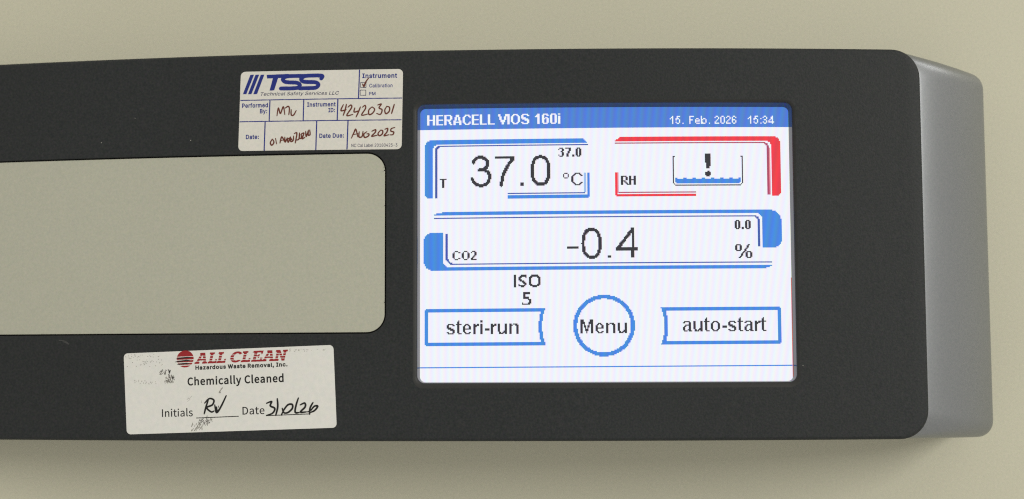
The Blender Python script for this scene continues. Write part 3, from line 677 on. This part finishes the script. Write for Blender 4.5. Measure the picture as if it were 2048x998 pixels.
# title bar
tb = Mesh()
lcd_quad(tb, -4, -4, 324, 19, 'lcd_head', SW + 0.012)
x, y = (6, 6)
lcd_text(tb, 'title', [('H', 0), ('E', 8), ('R', 15), ('A', 23), ('C', 31), ('E', 39), ('L', 46), ('L', 53), ('V', 62), ('I', 70), ('O', 73), ('S', 82), ('1', 94), ('6', 100), ('0', 107), ('i', 114)], x, y, 'lcd_letter')
x, y = (217, 9)
lcd_text(tb, 'clock', [('1', 0), ('5', 5), ('.', 11), ('F', 17), ('e', 22), ('b', 27), ('.', 34), ('2', 39), ('0', 44), ('2', 49), ('6', 54), ('1', 68), ('5', 73), (':', 79), ('3', 81), ('4', 86)], x, y, 'lcd_letter')
ui("title_bar", tb)

# temperature field
tm = Mesh()
lcd_shape(tm, poly((4, 79, 4), (4, 28, 6), (142, 28), (146, 32), (11, 32, 5), (11, 79)), 'lcd_blue', 1)
lcd_shape(tm, poly((13, 79), (13, 33, 4.3), (146, 33), (146, 34), (15, 34, 3.9), (15, 79)), 'lcd_navy', 1)
lcd_shape(tm, poly((76, 77), (145, 77, 1), (145, 58), (147, 58), (147, 80, 2), (76, 80)), 'lcd_blue', 1)
lcd_shape(tm, rect(76, 75, 143, 76), 'lcd_navy', 1)
lcd_shape(tm, rect(142, 58, 144, 75), 'lcd_pale', 1)
W3 = 2.9
lcd_shape(tm, stroke([(46.03, 48.25), (47.34, 46.02), (49.76, 44.18), (52.73, 43.66), (56.07, 44.65), (58.48, 47.11), (58.66, 49.73), (57.54, 52.52), (54.94, 54.35), (51.22, 54.86)], W3), 'lcd_text', 2)
lcd_shape(tm, stroke([(53.45, 54.71), (56.05, 54.93), (58.64, 56.46), (60.31, 59.09), (60.3, 62.08), (59.18, 65.05), (56.39, 67.55), (52.68, 68.14), (48.97, 67.35), (46.37, 64.88), (45.34, 62.44)], W3), 'lcd_text', 3)
lcd_shape(tm, poly(*[(64.81, 43.19), (81.87, 43.41), (81.87, 45.55), (64.8, 45.32)]), 'lcd_text', 2)
lcd_shape(tm, stroke([(80.94, 44.97), (78.33, 48.12), (74.98, 53.49), (72.17, 59.62), (70.29, 68.36)], W3), 'lcd_text', 3)
lcd_shape(tm, poly(*[(87.08, 65.95), (90.19, 65.99), (90.17, 68.86), (87.06, 68.82)]), 'lcd_text', 2)
def oval(cx, cy, a, b, e=2.35, n=40):
    return [(cx + a * math.copysign(abs(math.cos(k * 2 * math.pi / n)) ** (2 / e), math.cos(k * 2 * math.pi / n)),
             cy + b * math.copysign(abs(math.sin(k * 2 * math.pi / n)) ** (2 / e), math.sin(k * 2 * math.pi / n))) for k in range(n + 1)]
(x0, y0), (x1, y1) = [(95.85, 42.35), (113.32, 69.33)]
lcd_shape(tm, stroke(oval((x0 + x1) / 2, (y0 + y1) / 2, (x1 - x0 - W3) / 2, (y1 - y0 - W3) / 2), W3, curve=False), 'lcd_text', 2)
x, y = (120, 36)
lcd_text(tm, 'unit', [('3', 0), ('7', 6), ('.', 12), ('0', 15)], x, y, 'lcd_text')
x, y = (124, 58)
lcd_text(tm, 'unit', [('d', 0)], x, y, 'lcd_text')
x, y = (131, 58)
lcd_text(tm, 'unit', [('K', 0)], x, y, 'lcd_text')
x, y = (17, 62)
lcd_text(tm, 'unit', [('T', 0)], x, y, 'lcd_text')
ui("temperature_field", tm)

# humidity field with the empty-tank warning
hu = Mesh()
lcd_shape(hu, poly((169, 31), (169, 30.4), (174, 27), (313, 27, 6), (313, 79, 3.4), (305, 79), (305, 31, 5)), 'lcd_red', 1)
lcd_shape(hu, poly((169, 32), (303, 32, 4.7), (303, 78), (301, 78), (301, 33, 3.9), (169, 33)), 'lcd_wine', 1)
lcd_shape(hu, rect(303, 37, 304, 78), 'lcd_pink', 2)
lcd_shape(hu, poly((169, 58), (171, 58), (171, 77, 1), (239, 77), (239, 79), (169, 79, 2)), 'lcd_red', 1)
lcd_shape(hu, rect(172, 75, 239, 76), 'lcd_wine', 1)
lcd_shape(hu, rect(171, 58, 172, 76), 'lcd_pink', 1)
x, y = (174, 61)
lcd_text(hu, 'unit', [('R', 0), ('H', 7)], x, y, 'lcd_text')
tx0, ty0 = (219, 44)
tx1, ty1 = (280, 70)
for q in ((tx0, ty0, tx0 + 1, ty1 - 2), (tx0 + 1, ty1 - 2, tx0 + 2, ty1 - 1), (tx0 + 2, ty1 - 1, tx1 - 2, ty1), (tx1 - 2, ty1 - 2, tx1 - 1, ty1 - 1), (tx1 - 1, ty0, tx1, ty1 - 2), (tx0 + 1, ty0, tx0 + 2, ty0 + 1), (tx1 - 2, ty0, tx1 - 1, ty0 + 1)):
    lcd_quad(hu, *q, 'lcd_text', SW + 0.024)
wx0, wx1 = tx0 + 2, tx1 - 2
wb = ty1 - 2
for c in range(wx0, wx1):
    ph = (c - wx0) % 8
    h = 5 if ph in (0, 1, 7) else (4 if ph in (2, 6) else 4)
    lcd_quad(hu, c, wb - h + (1 if c in (wx0, wx1 - 1) else 0) * 0, c + 1, wb - (1 if c in (wx0, wx1 - 1) else 0), 'lcd_blue', SW + 0.024)
lcd_shape(hu, poly((247.03, 42.34), (252.16, 42.36), (252.07, 48.79), (251.19, 55.03), (247.97, 55.01), (247.37, 48.77)), 'lcd_text', 2)
(cx, cy), (ex, ey) = (249.64, 59.73), (252.16, 59.74)
lcd_shape(hu, [[oval(cx, cy, ex - cx, ex - cx, 2.0, 20)]], 'lcd_text', 2)
ui("humidity_field", hu)

# gas field
co = Mesh()
lcd_shape(co, poly((12, 94), (12, 93), (22, 91), (313, 91, 11), (313, 124, 7), (296, 124), (296, 94, 5.6)), 'lcd_blue', 1)
lcd_shape(co, poly((12, 96), (294, 96, 5), (294, 123), (292, 123), (292, 97, 4.3), (12, 97)), 'lcd_navy', 1)
lcd_shape(co, poly((3, 109, 8), (20, 109), (20, 139, 5.6), (304, 139), (304, 140), (298, 142), (3, 142, 8.6)), 'lcd_blue', 1)
lcd_shape(co, poly((22, 110), (24, 110), (24, 136, 6), (304, 136), (304, 137), (22, 137, 6.9)), 'lcd_navy', 1)
x, y = (28, 125)
lcd_text(co, 'unit', [('C', 0), ('O', 8), ('2', 16)], x, y, 'lcd_text')
lcd_shape(co, poly(*[(126.84, 121.76), (136.77, 121.85), (136.75, 124.21), (126.82, 124.13)]), 'lcd_text', 2)
(x0, y0), (x1, y1) = [(139.48, 105.87), (157.03, 132.95)]
lcd_shape(co, stroke(oval((x0 + x1) / 2, (y0 + y1) / 2, (x1 - x0 - W3) / 2, (y1 - y0 - W3) / 2), W3, curve=False), 'lcd_text', 2)
lcd_shape(co, poly(*[(161.94, 129.55), (164.8, 129.57), (164.78, 132.1), (161.92, 132.08)]), 'lcd_text', 2)
lcd_shape(co, stroke([(183.88, 107.06), (170.57, 124.28)], W3, curve=False), 'lcd_text', 2)
lcd_shape(co, poly(*[(169.3, 123.12), (187.92, 123.26), (187.89, 125.76), (169.28, 125.62)]), 'lcd_text', 3)
lcd_shape(co, poly(*[(182.71, 106.65), (185.07, 106.67), (184.79, 132.15), (182.44, 132.13)]), 'lcd_text', 4)
x, y = (272, 100)
lcd_text(co, 'unit', [('0', 0), ('.', 6), ('0', 9)], x, y, 'lcd_text')
x, y = (272, 121)
lcd_text(co, 'unit', [('%', 0)], x, y, 'lcd_text')
ui("gas_field", co)

# cleanroom class note
iso = Mesh()
x, y = (81, 146)
lcd_text(iso, 'unit', [('I', 0), ('S', 4), ('Q', 13)], x, y, 'lcd_text')
x, y = (88, 161)
lcd_text(iso, 'unit', [('5', 0)], x, y, 'lcd_text')
ui("class_note", iso)

# touch buttons
def arc3(a, m, b, n=8):
    """points on the parabola through a, m (middle), b"""
    c = (2 * m[0] - (a[0] + b[0]) / 2, 2 * m[1] - (a[1] + b[1]) / 2)
    return [((1 - t) ** 2 * a[0] + 2 * (1 - t) * t * c[0] + t * t * b[0], (1 - t) ** 2 * a[1] + 2 * (1 - t) * t * c[1] + t * t * b[1]) for t in [i / n for i in range(n + 1)]]

sb = Mesh()
lcd_shape(sb, ring_shape([(4, 175, 3)] + arc3((108, 175), (105.2, 191), (108.4, 207)) + [(4, 207, 3)],
                         [(7, 178)] + arc3((104, 178), (102.2, 191), (104, 204)) + [(7, 204)]), 'lcd_blue', 1)
x, y = (23, 185)
lcd_text(sb, 'button', [('s', 0), ('t', 8), ('e', 14), ('r', 23), ('i', 29), ('-', 33), ('r', 38), ('u', 44), ('n', 54)], x, y, 'lcd_text')
ui("run_button", sb)

mb = Mesh()
(cx, cy), (rx, _) = (158.37, 190.33), (184.88, 190.52)
r = rx - cx
lcd_shape(mb, [[oval(cx, cy, r, r, 2.0, 64), oval(cx, cy, r - 3.5, r - 3.5, 2.0, 64)[::-1]]], 'lcd_blue', 1)
x, y = (138, 185)
lcd_text(mb, 'button', [('M', 0), ('e', 13), ('n', 22), ('u', 32)], x, y, 'lcd_text')
ui("menu_button", mb)

ab = Mesh()
lcd_shape(ab, ring_shape(arc3((207, 207), (210.4, 191), (207, 175)) + [(311, 175, 3), (311, 207, 3)],
                         arc3((211.6, 204), (213.4, 191), (211.6, 178)) + [(308, 178), (308, 204)]), 'lcd_blue', 1)
x, y = (226, 184)
lcd_text(ab, 'button', [('a', 0), ('u', 9), ('t', 18), ('o', 24), ('-', 34), ('s', 39), ('t', 47), ('a', 53), ('r', 62), ('t', 67)], x, y, 'lcd_text')
ui("start_button", ab)

sl = Mesh()
lcd_quad(sl, 0, 225, 320, 226, 'lcd_blue', SW + 0.012)
ui("status_line", sl)

# ------------------------------------------------------------------ stickers
def sticker(name, corners, r, paper, label, cat):
    """corners TL TR BR BL in panel mm; returns the Empty and its origin"""
    c = rpath([(*corners[3], r), (*corners[2], r), (*corners[1], r), (*corners[0], r)])
    mid = (sum(p[0] for p in corners) / 4, sum(p[1] for p in corners) / 4)
    org = to_world(*bend(mid[0], mid[1], 0))
    root = empty(name, org, label, cat)
    m_ = Mesh()
    W0, W1 = 0.02, 0.10
    n = len(c)
    for i in range(n):
        a, b = c[i], c[(i + 1) % n]
        m_.face([bend(*a, W0), bend(*b, W0), bend(*b, W1), bend(*a, W1)], paper)
    bm = bmesh.new()
    vs = [bm.verts.new((p[0], p[1], 0)) for p in c]
    bm.faces.new(vs)
    u = min(p[0] for p in c) + 3
    while u < max(p[0] for p in c):
        bmesh.ops.bisect_plane(bm, geom=bm.verts[:] + bm.edges[:] + bm.faces[:], plane_co=(u, 0, 0), plane_no=(1, 0, 0))
        u += 3
    for f in bm.faces:
        pts = [bend(l.vert.co.x, l.vert.co.y, W1) for l in f.loops]
        if f.normal.z < 0: pts.reverse()
        m_.face(pts, paper)
    bm.free()
    m_.build("paper", root, org, weld=True)
    return root, org

INK = 0.115
def ST(x, y):
    """label drawing units -> panel mm"""
    s, t = x / 2000.0, y / 1000.0
    a, b, c, d = (-60.398, 16.173), (3.411, 14.591), (-60.019, -15.82), (3.428, -16.941)
    return tuple((1 - s) * (1 - t) * a[i] + s * (1 - t) * b[i] + (1 - s) * t * c[i] + s * t * d[i] for i in (0, 1))
# calibration label
cal, org = sticker("calibration_sticker", [(-56.777, 12.207), (-5.169, 11.896), (-5.555, -13.361), (-57.366, -13.017)], 1.5, 'paper_warm',
                   "white calibration label with blue grid lines and handwritten brown dates, above the beige inset", "sticker")
g = Mesh()
for a, b, w in (((-56.836, 3.078), (-5.433, 2.717), 0.30), ((-57.019, -3.722), (-5.607, -4.133), 0.30), ((-18.874, 11.926), (-19.15, 2.852), 0.36),
                ((-47.31, 2.923), (-47.503, -3.764), 0.36), ((-36.505, 2.819), (-36.645, -3.884), 0.36), ((-25.677, 2.734), (-25.861, -3.951), 0.38),
                ((-48.789, -3.829), (-49.019, -13.074), 0.38), ((-32.342, -4.04), (-32.565, -13.185), 0.38), ((-22.439, -4.082), (-22.709, -13.144), 0.38)):
    print_shapes(g, line(a, b, w), 'ink_blue', INK, row=0.04)
g.build("grid_lines", cal, org)
lg = Mesh()
LW = 0.014
logo = []
for a in ((208, 246, 168, 132), (260, 298, 220, 184), (313, 350, 276, 238)):
    logo += quad([ST(a[0], 152), ST(a[1], 150), ST(a[2], 344), ST(a[3], 346)])
logo += quad([(-48.483, 11.007), (-41.439, 11.135), (-41.75, 9.93), (-48.278, 9.849)])
logo += quad([(-46.411, 9.99), (-44.738, 10.009), (-45.988, 6.017), (-47.468, 5.96)])
SWD = (-60.398, 16.173)[1] - (-60.383, 14.918)[1]
logo += stroke([(-36.083, 10.359), (-40.952, 10.42), (-42.554, 10.143), (-43.255, 9.458), (-42.606, 8.675), (-40.935, 8.408), (-38.85, 8.259), (-37.821, 7.66), (-38.04, 6.964), (-39.157, 6.545), (-43.871, 6.537)], SWD)
logo += stroke([(-30.999, 9.405), (-30.846, 10.293), (-35.188, 10.4), (-36.624, 10.117), (-37.419, 9.372), (-36.773, 8.622), (-35.173, 8.391), (-32.937, 8.273), (-31.912, 7.643), (-32.162, 6.917), (-33.307, 6.467), (-37.908, 6.451)], SWD)
print_shapes(lg, logo, 'ink_blue', INK, row=0.05)
print_shapes(lg, text('A', 'Technical Safety Services LLC', (-50.546, 4.412), (-25.527, 4.191), (-60.398, 16.173)[1] - (-60.386, 15.111)[1], 0.012, 0.28), 'ink_navy', INK, row=0.04)
lg.build("company_logo", cal, org)
pt = Mesh()
mm = (-60.398, 16.173)[1] - (-60.398, 16.141)[1]
for s, a, b, cap, bo in (("Instrument", (-18.008, 9.301), (-7.02, 9.205), 42, .055), ("Calibration", (-15.781, 6.271), (-8.462, 6.222), 34, .028), ("PM", (-15.835, 3.799), (-13.814, 3.791), 31, .026),
                         ("Performed", (-56.259, 0.729), (-47.933, 0.739), 40, .055), ("By:", (-50.49, -1.143), (-48.172, -1.136), 40, .055), ("Instrument", (-35.434, 0.6), (-26.363, 0.56), 39, .055),
                         ("ID:", (-28.671, -1.295), (-26.575, -1.275), 39, .055), ("Date:", (-54.921, -9.255), (-50.762, -9.255), 40, .055), ("Date Due:", (-31.478, -9.379), (-23.709, -9.37), 40, .055),
                         ("NC Cal Label 20180425-3", (-21.322, -12.443), (-6.906, -12.523), 31, .008)):
    print_shapes(pt, text('A', s, a, b, cap * mm, bo * 0.95), 'ink_blue' if bo > .02 else 'ink_navy', INK, row=0.04)
for x0, y0, x1, y1 in ((1312, 229, 1365, 279), (1308, 305, 1363, 357)):
    q = [ST(x0, y0), ST(x1, y0), ST(x1, y1), ST(x0, y1)]
    print_shapes(pt, [s for i in range(4) for s in stroke([q[i], q[(i + 1) % 4]], 0.18, curve=False)], 'ink_navy', INK, row=0.04)
pt.build("printed_text", cal, org)
hw = Mesh()
def pen(mesh, lst, width, key):
    for k, pts in enumerate(lst):
        print_shapes(mesh, stroke(pts, width, taper=0.35), key, INK + 0.012 + 0.004 * (k % 9), row=0.05)
pen(hw, [
    [(-17.936, 7.394), (-17.426, 6.559), (-16.989, 7.851), (-15.983, 9.258)], [(-17.68, 6.691), (-17.114, 7.504), (-16.736, 7.941)],
    [(-45.013, -2.104), (-44.587, 0.369), (-43.929, -1.397), (-43.017, 0.714), (-42.515, -1.749)], [(-42.404, 0.253), (-41.512, 0.805), (-41.058, 0.158), (-41.233, -1.874)], [(-40.478, -0.238), (-40.465, -1.828), (-39.759, -2.035), (-38.875, -0.593)],
    [(-23.923, 0.984), (-24.674, -0.902), (-23.027, -0.619)], [(-22.973, 1.091), (-23.343, -0.739), (-23.968, -2.437)], [(-22.461, 0.13), (-21.577, 0.809), (-21.32, -0.02), (-22.827, -2.46), (-20.93, -2.181)],
    [(-20.307, -0.103), (-20.49, -1.43), (-18.911, -1.018)], [(-18.537, 0.178), (-19.162, -1.456), (-19.914, -3.023)], [(-17.904, 0.039), (-17.085, 0.593), (-16.955, -0.422), (-18.146, -2.425), (-16.253, -2.144)],
    [(-14.873, 0.107), (-15.879, -0.886), (-15.811, -2.279), (-14.802, -1.982), (-14.05, -0.731), (-14.873, 0.107)], [(-13.109, 0.644), (-11.975, 0.939), (-12.664, -0.25), (-11.717, -0.9), (-12.216, -2.282), (-13.415, -2.007)],
    [(-10.208, 0.21), (-10.866, -0.979), (-10.516, -2.123), (-9.511, -1.446), (-9.389, -0.184), (-10.208, 0.21)], [(-7.881, 0.801), (-8.318, -0.709), (-8.754, -2.154)],
    [(-46.422, -9.447), (-47.053, -10.577), (-46.596, -11.412), (-45.899, -10.475), (-46.422, -9.447)], [(-45.397, -9.279), (-45.06, -11.001)], [(-43.973, -10.77), (-43.414, -8.815), (-42.504, -10.357)], [(-43.788, -10.013), (-42.638, -9.72)],
    [(-42.453, -8.899), (-42.311, -10.488), (-41.683, -9.169)], [(-41.683, -9.106), (-41.351, -10.572), (-40.662, -8.874)], [(-40.597, -8.939), (-40.586, -10.271), (-39.821, -10.096), (-39.641, -8.642)], [(-42.06, -9.859), (-40.786, -9.252), (-40.142, -9.9)],
    [(-39.456, -7.885), (-38.627, -7.648), (-38.867, -9.609), (-39.112, -10.872)], [(-38.609, -9.931), (-37.91, -9.502), (-37.797, -7.666)], [(-37.602, -8.114), (-37.848, -9.25), (-37.21, -9.327), (-37.157, -7.933)], [(-37.029, -7.936), (-36.392, -7.822), (-36.889, -9.523), (-36.064, -9.097)],
    [(-35.823, -7.2), (-35.619, -8.852), (-34.933, -6.838)], [(-34.933, -6.902), (-34.985, -8.422), (-34.413, -8.243), (-34.551, -6.783)],
    [(-21.336, -9.634), (-20.523, -7.88), (-19.959, -6.88), (-19.316, -9.292)], [(-20.962, -8.567), (-19.32, -8.281)], [(-18.881, -7.658), (-18.937, -9.298), (-17.991, -9.189), (-17.682, -7.616)], [(-16.483, -7.701), (-17.426, -8.505), (-17.106, -9.52), (-15.973, -9.035), (-15.849, -8.406), (-16.48, -8.395)],
    [(-14.907, -7.602), (-13.775, -7.117), (-13.835, -7.936), (-14.964, -9.179), (-13.139, -8.831)], [(-12.137, -7.272), (-12.952, -8.33), (-12.509, -9.031), (-11.629, -8.479), (-11.507, -7.472), (-12.137, -7.272)],
    [(-10.816, -7.042), (-9.936, -6.804), (-10.184, -7.935), (-11.061, -9.056), (-9.553, -8.765)], [(-7.674, -6.527), (-8.804, -6.886), (-8.928, -7.641), (-8.047, -7.971), (-8.297, -8.723), (-9.176, -8.835)]], 0.44, 'pen_brown')
hw.build("handwriting", cal, org)

# cleaning label
cle, org = sticker("cleaning_sticker", [(-93.681, -76.368), (-26.646, -73.993), (-25.447, -99.394), (-92.19, -101.65)], 1.35, 'paper_cool',
                   "smudged white cleaning label with red logo and black handwriting, below the beige inset", "sticker")
lg = Mesh()
mc = (-96.757, -70.521)[1] - (-96.756, -70.556)[1]
up = ((-96.757, -70.521)[0] - (-96.69, -74.058)[0], (-96.757, -70.521)[1] - (-96.69, -74.058)[1])
tilt = -0.040
def CT(x, y):
    """label drawing units -> panel mm"""
    s, t = x / 2000.0, y / 1000.0
    a, b, c, d = (-96.757, -70.521), (-24.733, -70.955), (-96.097, -105.691), (-24.54, -105.388)
    return tuple((1 - s) * (1 - t) * a[i] + s * (1 - t) * b[i] + (1 - s) * t * c[i] + s * t * d[i] for i in (0, 1))
# sun: disc cut by pale slots, with dark streaks trailing left
def c_tilt(x, y): return CT(x, y + tilt * (x - 640))
sun = []
def disc_band(y0, y1):
    pts = []
    n = 14
    xs0 = [(y0 + (y1 - y0) * i / n) for i in range(n + 1)]
    hw_ = lambda y: math.sqrt(max(0, 76 ** 2 - (y - 214) ** 2))
    return [[[c_tilt(640 + hw_(y), y) for y in xs0] + [c_tilt(640 - hw_(y), y) for y in reversed(xs0)]]]
for y0, y1 in ((139, 192), (198, 220), (227, 243), (251, 266), (274, 290)): sun += disc_band(y0, y1)
print_shapes(lg, sun, 'ink_red', INK, row=0.05)
for a, b, c in (((556, 214), (640, 203), (700, 200)), ((546, 242), (630, 230), (690, 228)), ((566, 264), (630, 256), (680, 254))):
    print_shapes(lg, stroke([CT(*a), CT(*b), CT(*c)], 0.42, taper=0.95), 'ink_black', INK + 0.008, row=0.05)
# slab capitals, drawn upright on a 100-high grid then leant over
SLAB = {
 'A': [[(30, 100), (72, 100), (98, 16), (108, 16), (108, 0), (66, 0), (66, 16), (74, 16), (70, 30), (38, 30), (34, 16), (42, 16), (42, 0), (0, 0), (0, 16), (10, 16), (36, 84), (30, 84)], [(44, 45), (65, 45), (55, 80)]],
 'L': [[(0, 100), (46, 100), (46, 84), (36, 84), (36, 18), (62, 18), (62, 36), (78, 36), (78, 0), (0, 0), (0, 16), (10, 16), (10, 84), (0, 84)]],
 'E': [[(0, 100), (84, 100), (84, 66), (68, 66), (68, 83), (36, 83), (36, 59), (48, 59), (48, 68), (60, 68), (60, 34), (48, 34), (48, 43), (36, 43), (36, 17), (70, 17), (70, 36), (88, 36), (88, 0), (0, 0), (0, 16), (10, 16), (10, 84), (0, 84)]],
 'N': [[(0, 100), (38, 100), (74, 40), (74, 84), (64, 84), (64, 100), (108, 100), (108, 84), (98, 84), (98, 0), (74, 0), (34, 66), (34, 16), (44, 16), (44, 0), (0, 0), (0, 16), (10, 16), (10, 84), (0, 84)]]}
co_, ci_ = [], []
for k in range(25):
    a = math.radians(38 + (322 - 38) * k / 24)
    co_.append((48 + 50 * math.cos(a), 50 + 51 * math.sin(a)))
    ci_.append((50 + 25 * math.cos(a), 50 + 33 * math.sin(a)))
SLAB['C'] = [co_ + ci_[::-1]]
cap_letters = []
for ch, x0, wd in (('A', 722, 112), ('L', 840, 76), ('L', 918, 78), ('C', 1034, 96), ('L', 1134, 80), ('E', 1226, 92), ('A', 1318, 108), ('N', 1424, 104)):
    wu = max(p[0] for c in SLAB[ch] for p in c)
    sh = []
    for c in SLAB[ch]:
        q = []
        for px, py in c:
            X = x0 + px / wu * wd + py * 0.23
            Y = 259 - py * 0.97 + (X - 722) * -0.0375
            q.append(CT(X, Y))
        sh.append(q)
    big = area2(sh[0])
    for c in sh[1:]:
        if (area2(c) > 0) == (big > 0): c.reverse()
    cap_letters.append(sh)
slots = (24, 46, 69)
o0, e0 = CT(722, 259), CT(1522, 229)
slope = (e0[1] - o0[1]) / (e0[0] - o0[0])
capmm = 97 * mc
def slotted(x, y):
    f = (y - (o0[1] + slope * (x - o0[0]))) / capmm * 100
    return any(abs(f - s) < 2.6 for s in slots)
print_shapes(lg, cap_letters, 'ink_red', INK, row=0.045, skip=slotted)
print_shapes(lg, text('A', 'Hazardous Waste Removal, Inc.', (-70.259, -81.471), (-40.98, -80.481), 33 * mc, 0.075), 'ink_black', INK, row=0.04)
lg.build("company_logo", cle, org)
pt = Mesh()
print_shapes(pt, text('B', 'Chemically Cleaned', (-72.724, -86.355), (-42.142, -85.292), 66 * mc, 0.042), 'ink_black', INK, row=0.05)
print_shapes(pt, text('B', 'Initials', (-80.822, -96.163), (-70.889, -95.899), 66 * mc, 0.014), 'ink_black', INK, row=0.05)
print_shapes(pt, text('B', 'Date', (-55.039, -95.391), (-48.072, -95.177), 66 * mc, 0.014), 'ink_black', INK, row=0.05)
print_shapes(pt, line((-69.762, -96.488), (-56.246, -95.911), 0.26), 'ink_black', INK, row=0.04)
print_shapes(pt, line((-47.641, -95.729), (-33.636, -95.171), 0.26), 'ink_black', INK, row=0.04)
pt.build("printed_text", cle, org)
hw = Mesh()
pen(hw, [
    [(-67.257, -95.198), (-66.709, -93.043), (-66.018, -90.888)], [(-67.157, -91.862), (-65.664, -90.47), (-64.219, -90.957), (-64.703, -92.416), (-66.491, -93.252), (-65.035, -94.57), (-64.104, -94.291)], [(-63.913, -92.416), (-63.308, -94.776), (-61.967, -93.04), (-60.289, -89.568)], [(-63.366, -93.041), (-63.096, -94.568), (-62.46, -93.734)],
    [(-47.501, -91.928), (-45.875, -91.376), (-46.288, -92.689), (-44.863, -93.518), (-45.558, -94.968), (-47.464, -95.66)], [(-44.113, -90.478), (-43.948, -93.034), (-44.56, -95.658)],
    [(-42.793, -95.588), (-42.03, -94.001), (-40.772, -92.414), (-39.432, -92.276), (-39.352, -93.449), (-40.612, -94.69), (-41.952, -94.829), (-42.53, -93.449)], [(-37.474, -90.276), (-38.23, -92.69), (-38.425, -94.69), (-37.227, -94.759)],
    [(-36.893, -92.415), (-35.489, -91.864), (-35.34, -93.036), (-36.806, -94.621), (-34.906, -94.552)], [(-32.889, -91.659), (-33.79, -93.381), (-33.987, -95.309)], [(-33.78, -94.758), (-32.38, -94.139), (-31.406, -92.831), (-32.459, -92.83), (-33.574, -94.138)], [(-34.555, -94.552), (-34.344, -94.483)]], 0.58, 'pen_black')
hw.build("handwriting", cle, org)
sg = Mesh()
rng = random.Random(11)
def rub(n, x0, x1, y0, y1, ln, ang, wid, key, spread=0.5):
    for k in range(n):
        x, y = rng.uniform(x0, x1), rng.uniform(y0, y1)
        a = math.radians(ang + rng.uniform(-25, 25)); l = ln * rng.uniform(0.2, 1.0)
        p, q = CT(x, y), CT(x + l * math.cos(a), y - l * math.sin(a))
        print_shapes(sg, stroke([p, q], wid * rng.uniform(0.5, 1.1), curve=False), key, INK + 0.003 + 0.0006 * (k % 12), row=0.05)
rub(46, 100, 440, 172, 285, 8, 10, 0.14, 'smudge')
rub(12, 150, 430, 180, 275, 5, 10, 0.16, 'ink_black')
rub(11, 405, 470, 318, 360, 24, 55, 0.22, 'smudge_dark')
rub(5, 408, 440, 318, 345, 22, 50, 0.22, 'ink_black')
rub(22, 455, 545, 375, 435, 26, 110, 0.20, 'smudge')
rub(12, 465, 545, 372, 428, 30, 115, 0.20, 'smudge_dark')
rub(6, 505, 548, 380, 430, 34, 120, 0.20, 'ink_black')
rub(5, 490, 505, 322, 345, 30, 95, 0.24, 'ink_black')
rub(26, 165, 390, 402, 440, 9, 20, 0.13, 'smudge')
rub(14, 752, 860, 755, 815, 36, 68, 0.18, 'smudge_dark')
rub(10, 770, 850, 752, 805, 38, 66, 0.19, 'ink_black')
rub(24, 695, 790, 790, 856, 36, 62, 0.2, 'smudge')
rub(10, 840, 880, 745, 775, 18, 60, 0.15, 'smudge')
rub(7, 780, 890, 545, 610, 8, 80, 0.12, 'smudge')
rub(8, 940, 970, 480, 520, 22, 65, 0.20, 'smudge')
rub(6, 900, 950, 640, 690, 16, 70, 0.24, 'pen_black')
rub(10, 655, 700, 540, 600, 8, 60, 0.12, 'smudge')
rub(30, 1550, 1910, 125, 150, 10, 4, 0.12, 'smudge')
rub(10, 1100, 1320, 150, 215, 10, 60, 0.12, 'smudge')
sg.build("smudges", cle, org)
